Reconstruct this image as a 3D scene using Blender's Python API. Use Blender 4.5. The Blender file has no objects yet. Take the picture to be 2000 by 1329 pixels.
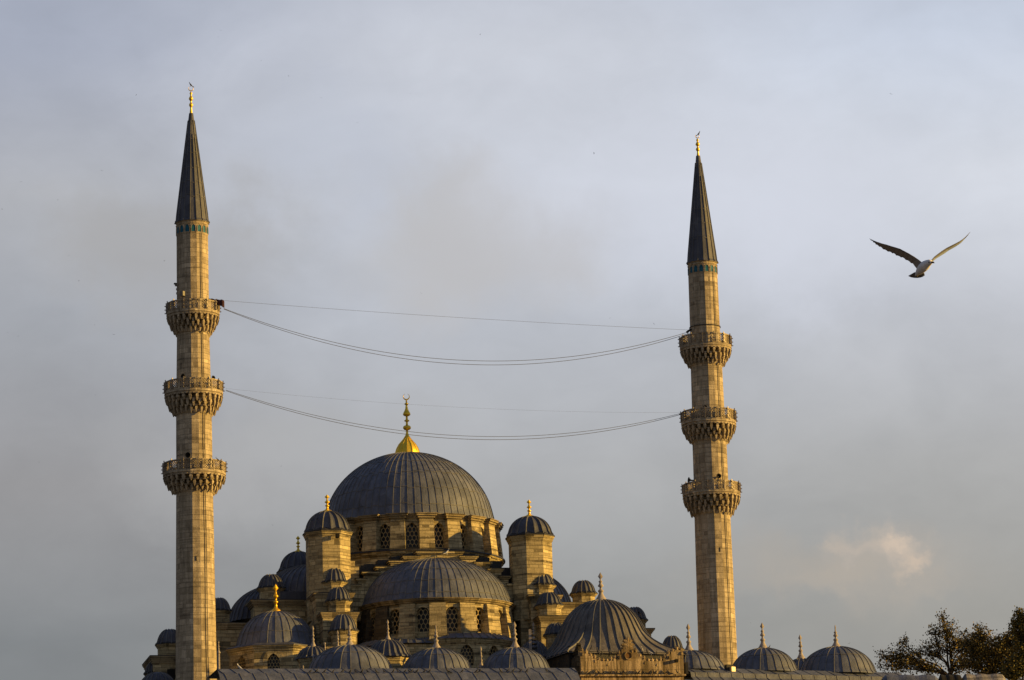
import bpy, math, random
from mathutils import Vector, Matrix
random.seed(7)
PI = math.pi
R_ = math.radians
C = bpy.context.scene.collection
SC = bpy.context.scene

# ------------------------------------------------------------ camera
F = 7000.0                     # focal length in pixels of the 2000 px wide photograph
PITCH = math.atan(1494.0 / F)
ROLL = R_(-1.61)
cd = bpy.data.cameras.new('camera'); cam = bpy.data.objects.new('camera', cd); C.objects.link(cam)
cd.sensor_width = 36.0; cd.lens = 36.0 * F / 2000.0
cd.clip_start = 0.5; cd.clip_end = 9000
CAMLOC = Vector((0, 0, 1.7))
CR = Matrix.Rotation(PI / 2 + PITCH, 3, 'X') @ Matrix.Rotation(ROLL, 3, 'Z')
cam.matrix_world = Matrix.Translation(CAMLOC) @ CR.to_4x4()
SC.camera = cam
SC.render.resolution_x = 1024; SC.render.resolution_y = 680
SC.view_settings.view_transform = 'Standard'; SC.view_settings.look = 'None'
EXPO = 0.45
SC.view_settings.exposure = EXPO; SC.view_settings.gamma = 1.0

# ------------------------------------------------------------ sun and sky
SUN_AZ, SUN_EL = R_(83), R_(11)           # azimuth measured from -Y towards +X
S = Vector((math.cos(SUN_EL) * math.sin(SUN_AZ), -math.cos(SUN_EL) * math.cos(SUN_AZ), math.sin(SUN_EL)))
sl = bpy.data.lights.new('sun', 'SUN'); sl.energy = 5.0; sl.angle = R_(0.55); sl.color = (1.0, 0.62, 0.15)
so = bpy.data.objects.new('sun', sl); C.objects.link(so); so.rotation_euler = S.to_track_quat('Z', 'Y').to_euler()
so.location = (200, 0, 200)


def ray(u, v):
    d = CR @ Vector((u - 1000.0, -(v - 664.5), -F))
    return d


def P(u, v, Y):
    d = ray(u, v)
    return CAMLOC + d * (Y / d.y)


def pxm(u, v, Y):
    return Y / ray(u, v).y       # metres per photograph pixel at that depth


class NT:
    def __init__(s, tree):
        s.t = tree; s.n = tree.nodes; s.l = tree.links

    def new(s, typ, **kw):
        n = s.n.new(typ)
        for k, v in kw.items():
            setattr(n, k, v)
        return n

    def set(s, sock, v):
        if isinstance(v, bpy.types.NodeSocket):
            s.l.new(v, sock)
        else:
            sock.default_value = v

    def math(s, op, a, b=None, c=None, clamp=False):
        n = s.new('ShaderNodeMath', operation=op, use_clamp=clamp)
        s.set(n.inputs[0], a)
        if b is not None: s.set(n.inputs[1], b)
        if c is not None: s.set(n.inputs[2], c)
        return n.outputs[0]

    def vmath(s, op, a, b=None, scale=None):
        n = s.new('ShaderNodeVectorMath', operation=op)
        s.set(n.inputs[0], a)
        if b is not None: s.set(n.inputs[1], b)
        if scale is not None: s.set(n.inputs['Scale'], scale)
        return n.outputs[1] if op in ('DOT_PRODUCT', 'LENGTH', 'DISTANCE') else n.outputs[0]

    def mix(s, f, a, b, blend='MIX'):
        n = s.new('ShaderNodeMix', data_type='RGBA', blend_type=blend)
        s.set(n.inputs[0], f); s.set(n.inputs[6], a); s.set(n.inputs[7], b)
        return n.outputs[2]

    def noise(s, vec, scale, detail=4, rough=0.55, dist=0.0):
        n = s.new('ShaderNodeTexNoise')
        s.l.new(vec, n.inputs['Vector']); n.inputs['Scale'].default_value = scale
        n.inputs['Detail'].default_value = detail; n.inputs['Roughness'].default_value = rough
        n.inputs['Distortion'].default_value = dist
        return n.outputs['Fac']

    def ramp(s, fac, stops):
        n = s.new('ShaderNodeValToRGB')
        s.set(n.inputs[0], fac)
        e = n.color_ramp.elements
        while len(e) < len(stops): e.new(0.5)
        for el, (p, c) in zip(e, stops):
            el.position = p; el.color = (c[0], c[1], c[2], 1)
        return n.outputs[0]

    def sstep(s, x, a, b):
        n = s.new('ShaderNodeMapRange', interpolation_type='SMOOTHSTEP')
        s.set(n.inputs[0], x); n.inputs[1].default_value = a; n.inputs[2].default_value = b
        return n.outputs[0]


def c4(c): return (c[0], c[1], c[2], 1.0)


W = bpy.data.worlds.new('World'); SC.world = W; W.use_nodes = True
w = NT(W.node_tree); w.n.clear()
geo = w.new('ShaderNodeTexCoord'); D = geo.outputs['Generated']
sep = w.new('ShaderNodeSeparateXYZ'); w.l.new(D, sep.inputs[0])
DX, DY, DZ = sep.outputs
def lin(c): return tuple(((x / 255 + .055) / 1.055) ** 2.4 for x in c)


def srgb_ramp(fac, stops): return w.ramp(fac, [(p, lin(c)) for p, c in stops])


# cloud deck: dull and low to the left, brighter to the right and higher up
ZEN = [(0.36, (170, 178, 196)), (0.60, (112, 124, 150)), (1.0, (92, 106, 136))]  # upper sky out of view, dimmed to lower the ambient light
rL = srgb_ramp(DZ, [(0.0, (110, 110, 110)), (0.1286, (129, 132, 135)), (0.1714, (157, 156, 158)), (0.2173, (164, 167, 174)), (0.25, (176, 178, 184)), (0.288, (168, 174, 190))] + ZEN)
rM = srgb_ramp(DZ, [(0.0, (120, 120, 118)), (0.1286, (150, 151, 150)), (0.1714, (173, 174, 176)), (0.2173, (191, 195, 204)), (0.25, (203, 207, 217)), (0.288, (203, 207, 217))] + ZEN)
rR = srgb_ramp(DZ, [(0.0, (125, 122, 118)), (0.1286, (160, 158, 153)), (0.1714, (174, 174, 174)), (0.2173, (198, 201, 209)), (0.25, (213, 217, 226)), (0.288, (198, 206, 221))] + ZEN)
mp = w.new('ShaderNodeMapping'); w.l.new(D, mp.inputs[0]); mp.inputs['Scale'].default_value = (1, 1, 1.7)
n1 = w.noise(mp.outputs[0], 9.0, 5, 0.5, 0.4)
n2 = w.noise(mp.outputs[0], 22.0, 5, 0.5, 0.5)
n3 = w.noise(mp.outputs[0], 75.0, 7, 0.6, 0.5)
DXW = w.math('ADD', DX, w.math('MULTIPLY', w.math('SUBTRACT', n2, 0.5), 0.05))
col = w.mix(w.sstep(DXW, -0.14, 0.0), rL, rM)
col = w.mix(w.sstep(DXW, 0.0, 0.13), col, rR)
lum = w.math('ADD', w.math('MULTIPLY', w.math('SUBTRACT', n1, 0.5), 0.24), w.math('MULTIPLY', w.math('SUBTRACT', n2, 0.5), 0.22))
lum = w.math('ADD', lum, w.math('MULTIPLY', w.math('SUBTRACT', n3, 0.5), 0.09))
col = w.vmath('SCALE', col, scale=w.math('ADD', 1.0, lum))


def cloud_patch(col, u, v, ru, rv, colour, strength, warp=0.03, nscale=22.0, soft=1.0):
    d0 = ray(u, v).normalized()
    nz = w.new('ShaderNodeTexNoise'); w.l.new(D, nz.inputs['Vector']); nz.inputs['Scale'].default_value = nscale
    nz.inputs['Detail'].default_value = 6; nz.inputs['Roughness'].default_value = 0.6
    off = w.vmath('SCALE', w.vmath('SUBTRACT', nz.outputs['Color'], (0.5, 0.5, 0.5)), scale=warp * 2)
    dd = w.vmath('ADD', w.vmath('SUBTRACT', D, tuple(d0)), off)
    dd = w.vmath('MULTIPLY', dd, (F / ru, 0.6 * F / ru, F / rv))
    ln = w.vmath('LENGTH', dd)
    m = w.math('MULTIPLY', w.math('SUBTRACT', 1.0, w.sstep(ln, 1.0 - soft, 1.0 + 0.25 * soft)), strength)
    return w.mix(m, col, c4(colour))


col = cloud_patch(col, 330, 500, 250, 190, lin((171, 170, 171)), 0.75, 0.035, 22, 0.75)
col = cloud_patch(col, 900, 470, 290, 190, lin((191, 190, 192)), 0.85, 0.035, 22, 0.75)
col = cloud_patch(col, 1450, 400, 520, 200, lin((214, 218, 230)), 0.75)
col = cloud_patch(col, 560, 880, 420, 110, lin((177, 177, 178)), 0.6)
col = cloud_patch(col, 640, 330, 300, 130, lin((192, 198, 212)), 0.5)
col = cloud_patch(col, 1640, 1110, 330, 85, lin((178, 169, 158)), 0.6, 0.016, 45)
col = cloud_patch(col, 1710, 1068, 110, 44, lin((200, 185, 170)), 0.6, 0.016, 70)
col = cloud_patch(col, 1758, 1062, 46, 26, lin((216, 196, 176)), 0.75, 0.014, 85)
col = cloud_patch(col, 1784, 1102, 44, 30, lin((214, 193, 172)), 0.7, 0.013, 85)
col = cloud_patch(col, 1650, 1125, 200, 34, lin((182, 172, 160)), 0.5, 0.014, 70)
col = cloud_patch(col, 1632, 1064, 44, 16, lin((194, 180, 166)), 0.5, 0.010, 100)
col = cloud_patch(col, 1815, 1140, 60, 30, lin((178, 170, 160)), 0.5, 0.008, 120)
# unseen sky dimmed to the left and behind, lowering ambient on shaded faces
dim = w.math('MULTIPLY', w.math('SUBTRACT', 1.0, w.math('MULTIPLY', w.sstep(w.math('MULTIPLY', DX, -1.0), 0.22, 0.8), 0.38)),
             w.math('SUBTRACT', 1.0, w.math('MULTIPLY', w.sstep(w.math('MULTIPLY', DY, -1.0), -0.5, 0.6), 0.25)))
col = w.vmath('SCALE', col, scale=dim)
sky = w.new('ShaderNodeTexSky', sky_type='NISHITA'); sky.sun_disc = False
sky.sun_elevation = SUN_EL; sky.sun_rotation = PI - SUN_AZ
bg1 = w.new('ShaderNodeBackground'); w.l.new(col, bg1.inputs[0]); bg1.inputs[1].default_value = 1.04 / 2 ** EXPO
bg2 = w.new('ShaderNodeBackground'); w.l.new(sky.outputs[0], bg2.inputs[0]); bg2.inputs[1].default_value = 0.05 / 2 ** EXPO
mx = w.new('ShaderNodeMixShader'); mx.inputs[0].default_value = 0.93
w.l.new(bg2.outputs[0], mx.inputs[1]); w.l.new(bg1.outputs[0], mx.inputs[2])
wo = w.new('ShaderNodeOutputWorld'); w.l.new(mx.outputs[0], wo.inputs[0])


# ------------------------------------------------------------ materials
def mat(name):
    m = bpy.data.materials.new(name); m.use_nodes = True
    t = NT(m.node_tree); b = t.n['Principled BSDF']
    return m, t, b


def bump(t, b, h, dist, strength=1.0):
    n = t.new('ShaderNodeBump'); n.inputs['Strength'].default_value = strength; n.inputs['Distance'].default_value = dist
    t.set(n.inputs['Height'], h); t.l.new(n.outputs[0], b.inputs['Normal'])


def stone(name, c1, c2, cm, bw=0.85, rh=0.31, stain=0.45, streak=0.0, dark=(0.035, 0.03, 0.024), patch=0.3, blk=0.5, mort=0.4):
    m, t, b = mat(name)
    g = t.new('ShaderNodeNewGeometry'); pos = g.outputs['Position']
    tan = t.vmath('NORMALIZE', t.vmath('CROSS_PRODUCT', g.outputs['True Normal'], (0, 0, 1)))
    uu = t.vmath('DOT_PRODUCT', pos, tan)
    sp = t.new('ShaderNodeSeparateXYZ'); t.l.new(pos, sp.inputs[0])
    cb = t.new('ShaderNodeCombineXYZ'); t.l.new(uu, cb.inputs[0]); t.l.new(sp.outputs[2], cb.inputs[1])
    wob = t.noise(pos, 0.35, 2)
    t.l.new(t.math('ADD', uu, t.math('MULTIPLY', wob, 0.5)), cb.inputs[0])
    zo = t.new('ShaderNodeMapping'); t.l.new(pos, zo.inputs[0]); zo.inputs['Scale'].default_value = (0.02, 0.02, 0.9)
    t.l.new(t.math('ADD', sp.outputs[2], t.math('MULTIPLY', t.noise(zo.outputs[0], 1.0, 3), 0.9)), cb.inputs[1])
    br = t.new('ShaderNodeTexBrick'); t.l.new(cb.outputs[0], br.inputs['Vector'])
    br.inputs['Color1'].default_value = (0, 0, 0, 1); br.inputs['Color2'].default_value = (1, 1, 1, 1)
    br.inputs['Mortar'].default_value = (0.5, 0.5, 0.5, 1)
    br.inputs['Scale'].default_value = 1.0; br.inputs['Brick Width'].default_value = bw; br.inputs['Row Height'].default_value = rh
    br.inputs['Mortar Size'].default_value = 0.016; br.inputs['Mortar Smooth'].default_value = 0.3
    br.inputs['Bias'].default_value = 0.0
    br.offset = 0.5; br.squash = 0.75; br.squash_frequency = 3
    spc = t.new('ShaderNodeSeparateColor'); t.l.new(br.outputs['Color'], spc.inputs[0])
    # some rows and blocks are much darker or paler than their neighbours
    base = t.mix(spc.outputs[0], c4(c1), c4(c2))
    base = t.mix(t.math('MULTIPLY', t.sstep(spc.outputs[0], 0.0, 0.16), 1.0), t.mix(blk, base, c4([x * 0.45 for x in c1])), base)
    base = t.mix(t.math('MULTIPLY', t.sstep(spc.outputs[0], 0.88, 1.0), 0.6), base, c4([min(1, x * 1.3) for x in c2]))
    # courses weather differently (horizontal bands)
    mp = t.new('ShaderNodeMapping'); t.l.new(pos, mp.inputs[0]); mp.inputs['Scale'].default_value = (0.12, 0.12, 2.3)
    band = t.sstep(t.noise(mp.outputs[0], 1.0, 4, 0.7), 0.52, 0.70)
    base = t.mix(t.math('MULTIPLY', band, stain), base, c4(dark))
    mp = t.new('ShaderNodeMapping'); t.l.new(pos, mp.inputs[0]); mp.inputs['Scale'].default_value = (0.22, 0.22, 5.5)
    band = t.sstep(t.noise(mp.outputs[0], 1.0, 3, 0.6), 0.56, 0.68)
    base = t.mix(t.math('MULTIPLY', band, stain * 0.7), base, c4(dark))
    # blotches
    bl = t.sstep(t.noise(pos, 0.75, 7, 0.68), 0.50, 0.74)
    base = t.mix(t.math('MULTIPLY', bl, stain * 0.9), base, c4([x * 1.3 for x in dark]))
    pl = t.sstep(t.noise(pos, 1.9, 5, 0.6), 0.58, 0.70)
    base = t.mix(t.math('MULTIPLY', pl, patch), base, c4([min(1, x * 1.15) for x in c2]))
    fine = t.noise(pos, 9.0, 5, 0.7)
    base = t.mix(1.0, base, t.ramp(fine, [(0.2, (0.72, 0.72, 0.72)), (0.8, (1.22, 1.22, 1.22))]), 'MULTIPLY')
    if streak > 0:
        mq = t.new('ShaderNodeMapping'); t.l.new(pos, mq.inputs[0]); mq.inputs['Scale'].default_value = (2.0, 2.0, 0.16)
        st = t.sstep(t.noise(mq.outputs[0], 1.0, 5, 0.65, 0.3), 0.44, 0.58)
        base = t.mix(t.math('MULTIPLY', st, streak), base, c4((0.075, 0.048, 0.018)))
        mq = t.new('ShaderNodeMapping'); t.l.new(pos, mq.inputs[0]); mq.inputs['Scale'].default_value = (5.5, 5.5, 0.3); mq.inputs['Location'].default_value = (9, 3, 1)
        st = t.sstep(t.noise(mq.outputs[0], 1.0, 4, 0.6, 0.2), 0.47, 0.60)
        base = t.mix(t.math('MULTIPLY', st, streak * 0.9), base, c4((0.04, 0.034, 0.012)))
    base = t.mix(t.math('MULTIPLY', br.outputs['Fac'], mort), base, c4(cm))
    t.l.new(base, b.inputs['Base Color']); b.inputs['Roughness'].default_value = 0.93
    b.inputs['Specular IOR Level'].default_value = 0.15
    h = t.math('ADD', t.math('MULTIPLY', br.outputs['Fac'], -0.6), t.math('ADD', t.math('MULTIPLY', spc.outputs[0], 0.35), t.math('MULTIPLY', fine, 0.6)))
    bump(t, b, h, 0.045)
    return m


M_stone = stone('weathered_limestone', (0.35, 0.285, 0.155), (0.55, 0.45, 0.25), (0.035, 0.028, 0.018), patch=0.5, stain=0.78, mort=0.55, blk=0.8, dark=(0.028, 0.022, 0.015))
M_grimeshade = stone('grime_and_shade_stone', (0.045, 0.038, 0.026), (0.12, 0.10, 0.065), (0.015, 0.012, 0.01), stain=0.75)  # near-black: grime, with recess and flank shade put into the colour
M_min = stone('minaret_limestone', (0.39, 0.32, 0.22), (0.57, 0.475, 0.33), (0.12, 0.09, 0.06), bw=1.0, rh=0.44, stain=0.46, patch=0.5, blk=0.45, mort=0.22, streak=0.22)
M_gate = stone('streaked_gate_stone', (0.50, 0.37, 0.215), (0.58, 0.44, 0.26), (0.16, 0.11, 0.05), bw=2.2, rh=0.95, stain=0.2, streak=0.60)
M_trim = stone('cornice_stone', (0.22, 0.175, 0.10), (0.40, 0.32, 0.185), (0.05, 0.04, 0.03), bw=1.6, rh=3.0, stain=0.95, dark=(0.02, 0.017, 0.012))
M_fin = stone('finial_marble', (0.36, 0.31, 0.27), (0.42, 0.37, 0.32), (0.2, 0.17, 0.15), bw=5, rh=5, stain=0.3)


def lead(name, base, tint, spread=0.5, rough=0.55):
    m, t, b = mat(name)
    g = t.new('ShaderNodeNewGeometry'); pos = g.outputs['Position']
    mp = t.new('ShaderNodeMapping'); t.l.new(pos, mp.inputs[0]); mp.inputs['Scale'].default_value = (2.2, 2.2, 0.35)
    n = t.noise(mp.outputs[0], 1.0, 6, 0.65)
    n2 = t.noise(pos, 0.55, 4, 0.6)
    n3 = t.noise(pos, 7.0, 5, 0.7)
    f = t.math('ADD', t.math('MULTIPLY', n, 0.6), t.math('ADD', t.math('MULTIPLY', n2, 0.35), t.math('MULTIPLY', n3, 0.25)))
    c = t.ramp(f, [(0.40, [x * (1 - spread) for x in base]), (0.58, base), (0.74, tint), (0.86, [x * 1.5 for x in tint])])
    # pale lime and bird streaks running down the sheets
    ms = t.new('ShaderNodeMapping'); t.l.new(pos, ms.inputs[0]); ms.inputs['Scale'].default_value = (3.6, 3.6, 0.28); ms.inputs['Location'].default_value = (4, 7, 2)
    c = t.mix(t.math('MULTIPLY', t.sstep(t.noise(ms.outputs[0], 1.0, 5, 0.7), 0.60, 0.78), 0.45), c, c4([min(1, x * 1.9) for x in base]))
    ms = t.new('ShaderNodeMapping'); t.l.new(pos, ms.inputs[0]); ms.inputs['Scale'].default_value = (1.4, 1.4, 0.5); ms.inputs['Location'].default_value = (1, 3, 8)
    c = t.mix(t.math('MULTIPLY', t.sstep(t.noise(ms.outputs[0], 1.0, 5, 0.65), 0.54, 0.70), 0.40), c, c4([x * 0.5 for x in base]))
    # sheets of lead: each course has its own tone
    vo = t.new('ShaderNodeTexVoronoi'); mq = t.new('ShaderNodeMapping'); t.l.new(pos, mq.inputs[0]); mq.inputs['Scale'].default_value = (1.0, 1.0, 0.9)
    t.l.new(mq.outputs[0], vo.inputs['Vector']); vo.inputs['Scale'].default_value = 1.1
    sc = t.new('ShaderNodeSeparateColor'); t.l.new(vo.outputs['Color'], sc.inputs[0])
    c = t.mix(1.0, c, t.ramp(sc.outputs[0], [(0.0, (0.82, 0.82, 0.82)), (1.0, (1.16, 1.16, 1.16))]), 'MULTIPLY')
    t.l.new(c, b.inputs['Base Color'])
    t.l.new(t.math('ADD', rough - 0.1, t.math('MULTIPLY', n3, 0.25)), b.inputs['Roughness'])
    b.inputs['Specular IOR Level'].default_value = 0.35
    bump(t, b, t.math('ADD', n3, t.math('MULTIPLY', n2, 2.0)), 0.03)
    return m


M_lead = lead('lead_sheet', (0.098, 0.110, 0.146), (0.146, 0.154, 0.186), 0.38)
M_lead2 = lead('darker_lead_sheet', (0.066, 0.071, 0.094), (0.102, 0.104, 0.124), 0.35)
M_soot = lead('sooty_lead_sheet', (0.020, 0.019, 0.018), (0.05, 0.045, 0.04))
M_rib = lead('lead_seam', (0.120, 0.120, 0.122), (0.17, 0.165, 0.16), rough=0.6)
M_plead = lead('gate_dome_lead', (0.125, 0.115, 0.105), (0.17, 0.155, 0.14))


def simple(name, col, rough=0.6, metal=0.0, nz=0.25, scale=6.0, spec=0.3):
    m, t, b = mat(name)
    g = t.new('ShaderNodeNewGeometry')
    n = t.noise(g.outputs['Position'], scale, 5, 0.65)
    c = t.ramp(n, [(0.25, [x * (1 - nz) for x in col]), (0.75, [min(1, x * (1 + nz)) for x in col])])
    t.l.new(c, b.inputs['Base Color']); b.inputs['Roughness'].default_value = rough; b.inputs['Metallic'].default_value = metal
    b.inputs['Specular IOR Level'].default_value = spec
    return m


M_gold = simple('gilded_copper', (0.95, 0.62, 0.06), 0.42, 0.7, 0.15, 3.0)
M_goldleaf = simple('bright_gilding', (0.95, 0.55, 0.04), 0.42, 0.75, 0.12, 8.0)
M_glass = simple('dark_window_glass', (0.012, 0.011, 0.010), 0.35, 0, 0.3, 2.0, 0.4)
M_grille = simple('window_lattice', (0.40, 0.30, 0.14), 0.8, 0, 0.3, 8.0)
M_tile = simple('turquoise_tile', (0.012, 0.11, 0.17), 0.6, 0, 0.5, 5.0, 0.2)
M_iron = simple('dark_iron', (0.03, 0.027, 0.025), 0.6, 0.3, 0.3, 5.0)
M_metal = simple('pale_metal', (0.22, 0.19, 0.16), 0.45, 0.3, 0.2, 5.0)
M_dark = simple('dark_recess', (0.012, 0.010, 0.008), 0.9)
M_cable = simple('cable_rubber', (0.075, 0.075, 0.08), 0.7)
M_cloth = simple('dark_red_netting', (0.055, 0.022, 0.026), 0.85, 0, 0.6, 7.0)
M_horn = simple('grey_horn_paint', (0.16, 0.15, 0.13), 0.5)
M_pig = simple('pigeon_feathers', (0.045, 0.045, 0.052), 0.7, 0, 0.5, 14.0)
M_pigw = simple('white_pigeon_feathers', (0.5, 0.5, 0.52), 0.7, 0, 0.3, 14.0)
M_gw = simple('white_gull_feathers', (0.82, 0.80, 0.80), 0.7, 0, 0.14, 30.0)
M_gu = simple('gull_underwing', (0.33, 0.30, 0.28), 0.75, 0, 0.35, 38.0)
M_gg = simple('grey_gull_feathers', (0.18, 0.18, 0.20), 0.7, 0, 0.25, 40.0)
M_gd = simple('sun_offset_gull_feathers', (0.34, 0.40, 0.52), 0.75, 0, 0.3, 40.0)  # white feathers dimmed and blued in colour to offset the orange sunlight
M_gb = simple('black_gull_feathers', (0.02, 0.02, 0.025), 0.6, 0, 0.3, 40.0)
M_beak = simple('gull_beak', (0.16, 0.11, 0.035), 0.5)
M_bark = simple('bark', (0.045, 0.034, 0.026), 0.9, 0, 0.4, 4.0)
M_flood = simple('floodlight_face', (0.55, 0.42, 0.22), 0.3)


def foliage(name, a, bcol, c):
    m, t, b = mat(name)
    g = t.new('ShaderNodeNewGeometry')
    n = t.noise(g.outputs['Position'], 0.5, 4, 0.7)
    r = t.math('ADD', t.math('MULTIPLY', g.outputs['Random Per Island'], 0.5), t.math('MULTIPLY', n, 0.6))
    cc = t.ramp(r, [(0.25, a), (0.55, bcol), (0.78, c)])
    t.l.new(cc, b.inputs['Base Color']); b.inputs['Roughness'].default_value = 0.75
    b.inputs['Transmission Weight'].default_value = 0.0
    return m


M_leaf = foliage('autumn_leaves', (0.022, 0.025, 0.010), (0.075, 0.062, 0.014), (0.21, 0.14, 0.022))
M_leaf2 = foliage('green_autumn_leaves', (0.020, 0.026, 0.008), (0.070, 0.066, 0.010), (0.20, 0.14, 0.018))

m, t, b = mat('city_ground')
g = t.new('ShaderNodeNewGeometry'); n = t.noise(g.outputs['Position'], 0.08, 6, 0.6)
t.l.new(t.ramp(n, [(0.3, (0.06, 0.055, 0.05)), (0.7, (0.11, 0.10, 0.09))]), b.inputs['Base Color']); b.inputs['Roughness'].default_value = 0.95
M_ground = m


# ------------------------------------------------------------ mesh builder
class MB:
    def __init__(s):
        s.v = []; s.f = []; s.m = []; s.s = []

    def add(s, vs, fs, m=0, smooth=False):
        o = len(s.v); s.v.extend([tuple(x) for x in vs])
        for f in fs:
            s.f.append(tuple(i + o for i in f)); s.m.append(m); s.s.append(smooth)

    def quad(s, a, b, c, d, m=0, smooth=False): s.add([a, b, c, d], [(0, 1, 2, 3)], m, smooth)

    def hexa(s, p, m=0):      # p: 4 bottom (ccw) + 4 top
        s.add(p, [(3, 2, 1, 0), (4, 5, 6, 7), (0, 1, 5, 4), (1, 2, 6, 5), (2, 3, 7, 6), (3, 0, 4, 7)], m)

    def box(s, cx, cy, z0, z1, hw, hd, ang=0.0, m=0, taper=1.0):
        ca, sa = math.cos(ang), math.sin(ang)
        def q(x, y, z, k=1.0): return (cx + (x * ca - y * sa) * k, cy + (x * sa + y * ca) * k, z)
        s.hexa([q(-hw, -hd, z0), q(hw, -hd, z0), q(hw, hd, z0), q(-hw, hd, z0),
                q(-hw, -hd, z1, taper), q(hw, -hd, z1, taper), q(hw, hd, z1, taper), q(-hw, hd, z1, taper)], m)

    def build(s, name, mats, parent=None):
        me = bpy.data.meshes.new(name)
        off = Vector((0, 0, 0))
        if parent is not None:
            r = parent
            while r.parent: r = r.parent
            off = r.location
        me.from_pydata([(x[0] - off[0], x[1] - off[1], x[2] - off[2]) for x in s.v], [], s.f)
        for mm in (mats if isinstance(mats, (list, tuple)) else [mats]): me.materials.append(mm)
        me.polygons.foreach_set('material_index', s.m); me.polygons.foreach_set('use_smooth', s.s)
        me.update()
        o = bpy.data.objects.new(name, me); C.objects.link(o)
        if parent is not None: o.parent = parent
        return o


def dirv(phi): return math.sin(phi), -math.cos(phi)


def pt(cx, cy, r, phi, z): return (cx + r * math.sin(phi), cy - r * math.cos(phi), z)


def lathe(mb, cx, cy, prof, n=32, phase=0.0, m=0, smooth=True, rf=None):
    vs = []; fs = []
    for k, (r, z) in enumerate(prof):
        for i in range(n):
            a = phase + 2 * PI * i / n
            rr = max(r, 0.0005)
            if rf: rr = rf(rr, z, a)
            vs.append(pt(cx, cy, rr, a, z))
    for k in range(len(prof) - 1):
        for i in range(n):
            j = (i + 1) % n
            fs.append((k * n + i, k * n + j, (k + 1) * n + j, (k + 1) * n + i))
    mb.add(vs, fs, m, smooth)


def ribs(mb, cx, cy, prof, n, phase, wd, h, m=1, rf=None, minr=None):
    if minr is None: minr = n * wd * 1.1 / (2 * PI)
    for i in range(n):
        a = phase + 2 * PI * i / n
        mr = minr * (1.0 if i % 2 == 0 else 1.9)
        pr = [(r, z) for (r, z) in prof if r >= mr]
        if len(pr) < 2: continue
        vs = []; fs = []
        for k, (r, z) in enumerate(pr):
            r0, z0 = pr[max(0, k - 1)]; r1, z1 = pr[min(len(pr) - 1, k + 1)]
            tr, tz = r1 - r0, z1 - z0; L = math.hypot(tr, tz) or 1
            nr, nz = tz / L, -tr / L
            if rf: r = rf(r, z, a)
            sx, sy = math.sin(a), -math.cos(a); tx, ty = math.cos(a), math.sin(a)
            for (q, hh) in ((-0.5, -0.02), (-0.32, h), (0.32, h), (0.5, -0.02)):
                rr = r + nr * hh
                vs.append((cx + sx * rr + tx * q * wd, cy + sy * rr + ty * q * wd, z + nz * hh))
        for k in range(len(pr) - 1):
            for q in range(3):
                fs.append((k * 4 + q, k * 4 + q + 1, k * 4 + q + 5, k * 4 + q + 4))
        fs.append((0, 1, 2, 3)); K = (len(pr) - 1) * 4; fs.append((K + 3, K + 2, K + 1, K))
        mb.add(vs, fs, m, False)


def seams(mb, cx, cy, prof, n, phase, levels, m=1, rf=None, wd=0.06, h=0.035):
    # short horizontal welts across each gore, staggered
    for i in range(n):
        a0 = phase + 2 * PI * i / n; a1 = a0 + 2 * PI / n
        for L in levels:
            LL = L + random.uniform(-0.008, 0.008) + (0.012 if i % 2 else 0)
            x = LL * (len(prof) - 1); k = int(x); f = x - k
            if k + 1 >= len(prof): continue
            r = prof[k][0] * (1 - f) + prof[k + 1][0] * f; z = prof[k][1] * (1 - f) + prof[k + 1][1] * f
            tr, tz = prof[k + 1][0] - prof[k][0], prof[k + 1][1] - prof[k][1]; l = math.hypot(tr, tz) or 1
            tr /= l; tz /= l; nr, nz = tz, -tr
            vs = []
            for a in (a0, (a0 + a1) / 2, a1):
                R0 = rf(r, z, a) if rf else r
                for (q, hh) in ((-wd / 2, -0.02), (-wd / 2, h), (wd / 2, h), (wd / 2, -0.02)):
                    vs.append(pt(cx, cy, R0 + tr * q + nr * hh, a, z + tz * q + nz * hh))
            fs = []
            for s_ in range(2):
                for q in range(3): fs.append((s_ * 4 + q, s_ * 4 + q + 1, s_ * 4 + q + 5, s_ * 4 + q + 4))
            mb.add(vs, fs, m, False)


class Ax:
    """vertical axis of a round thing: photograph column u at row v, at depth Y"""
    def __init__(s, u, v, Y):
        p = P(u, v, Y); s.u = u; s.Y = Y; s.x = p.x; s.y = Y; s.k = pxm(u, v, Y)

    def uat(s, v): return s.u + (v - 1200) * 0.0
    def z(s, v, r=0.0): # height of the point of radius r nearest the camera that shows at row v
        # find z for the point (x, Y-r) projecting to row v (iterate for roll)
        u = s.u
        for _ in range(4):
            p = P(u, v, s.Y - r); u += (s.x - p.x) / s.k
        return P(u, v, s.Y - r).z

    def m(s, px): return px * s.k


TH = R_(12)
NV = Vector((math.sin(TH), -math.cos(TH), 0)); WV = Vector((math.cos(TH), math.sin(TH), 0))


def thing(name, loc, label, cat, group=None):
    o = bpy.data.objects.new(name, None); C.objects.link(o); o.location = loc
    o['label'] = label; o['category'] = cat
    if group: o['group'] = group
    return o


def tag(o, label, cat, group=None):
    o['label'] = label; o['category'] = cat
    if group: o['group'] = group
    return o


def dome_profile(R, H, z0, m=18, flare=0.05, fl_h=0.07, power=1.0):
    pr = []
    if flare > 0: pr.append((R * (1 + flare) + 0.02, z0 - 0.10)); 
    for i in range(m + 1):
        th = (i / m) ** 1.15 * PI / 2
        c = math.cos(th) ** power; zz = math.sin(th)
        pr.append((max(0.0, R * c + R * flare * math.exp(-zz / fl_h)) if i < m else 0.0, z0 + H * zz))
    return pr


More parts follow.
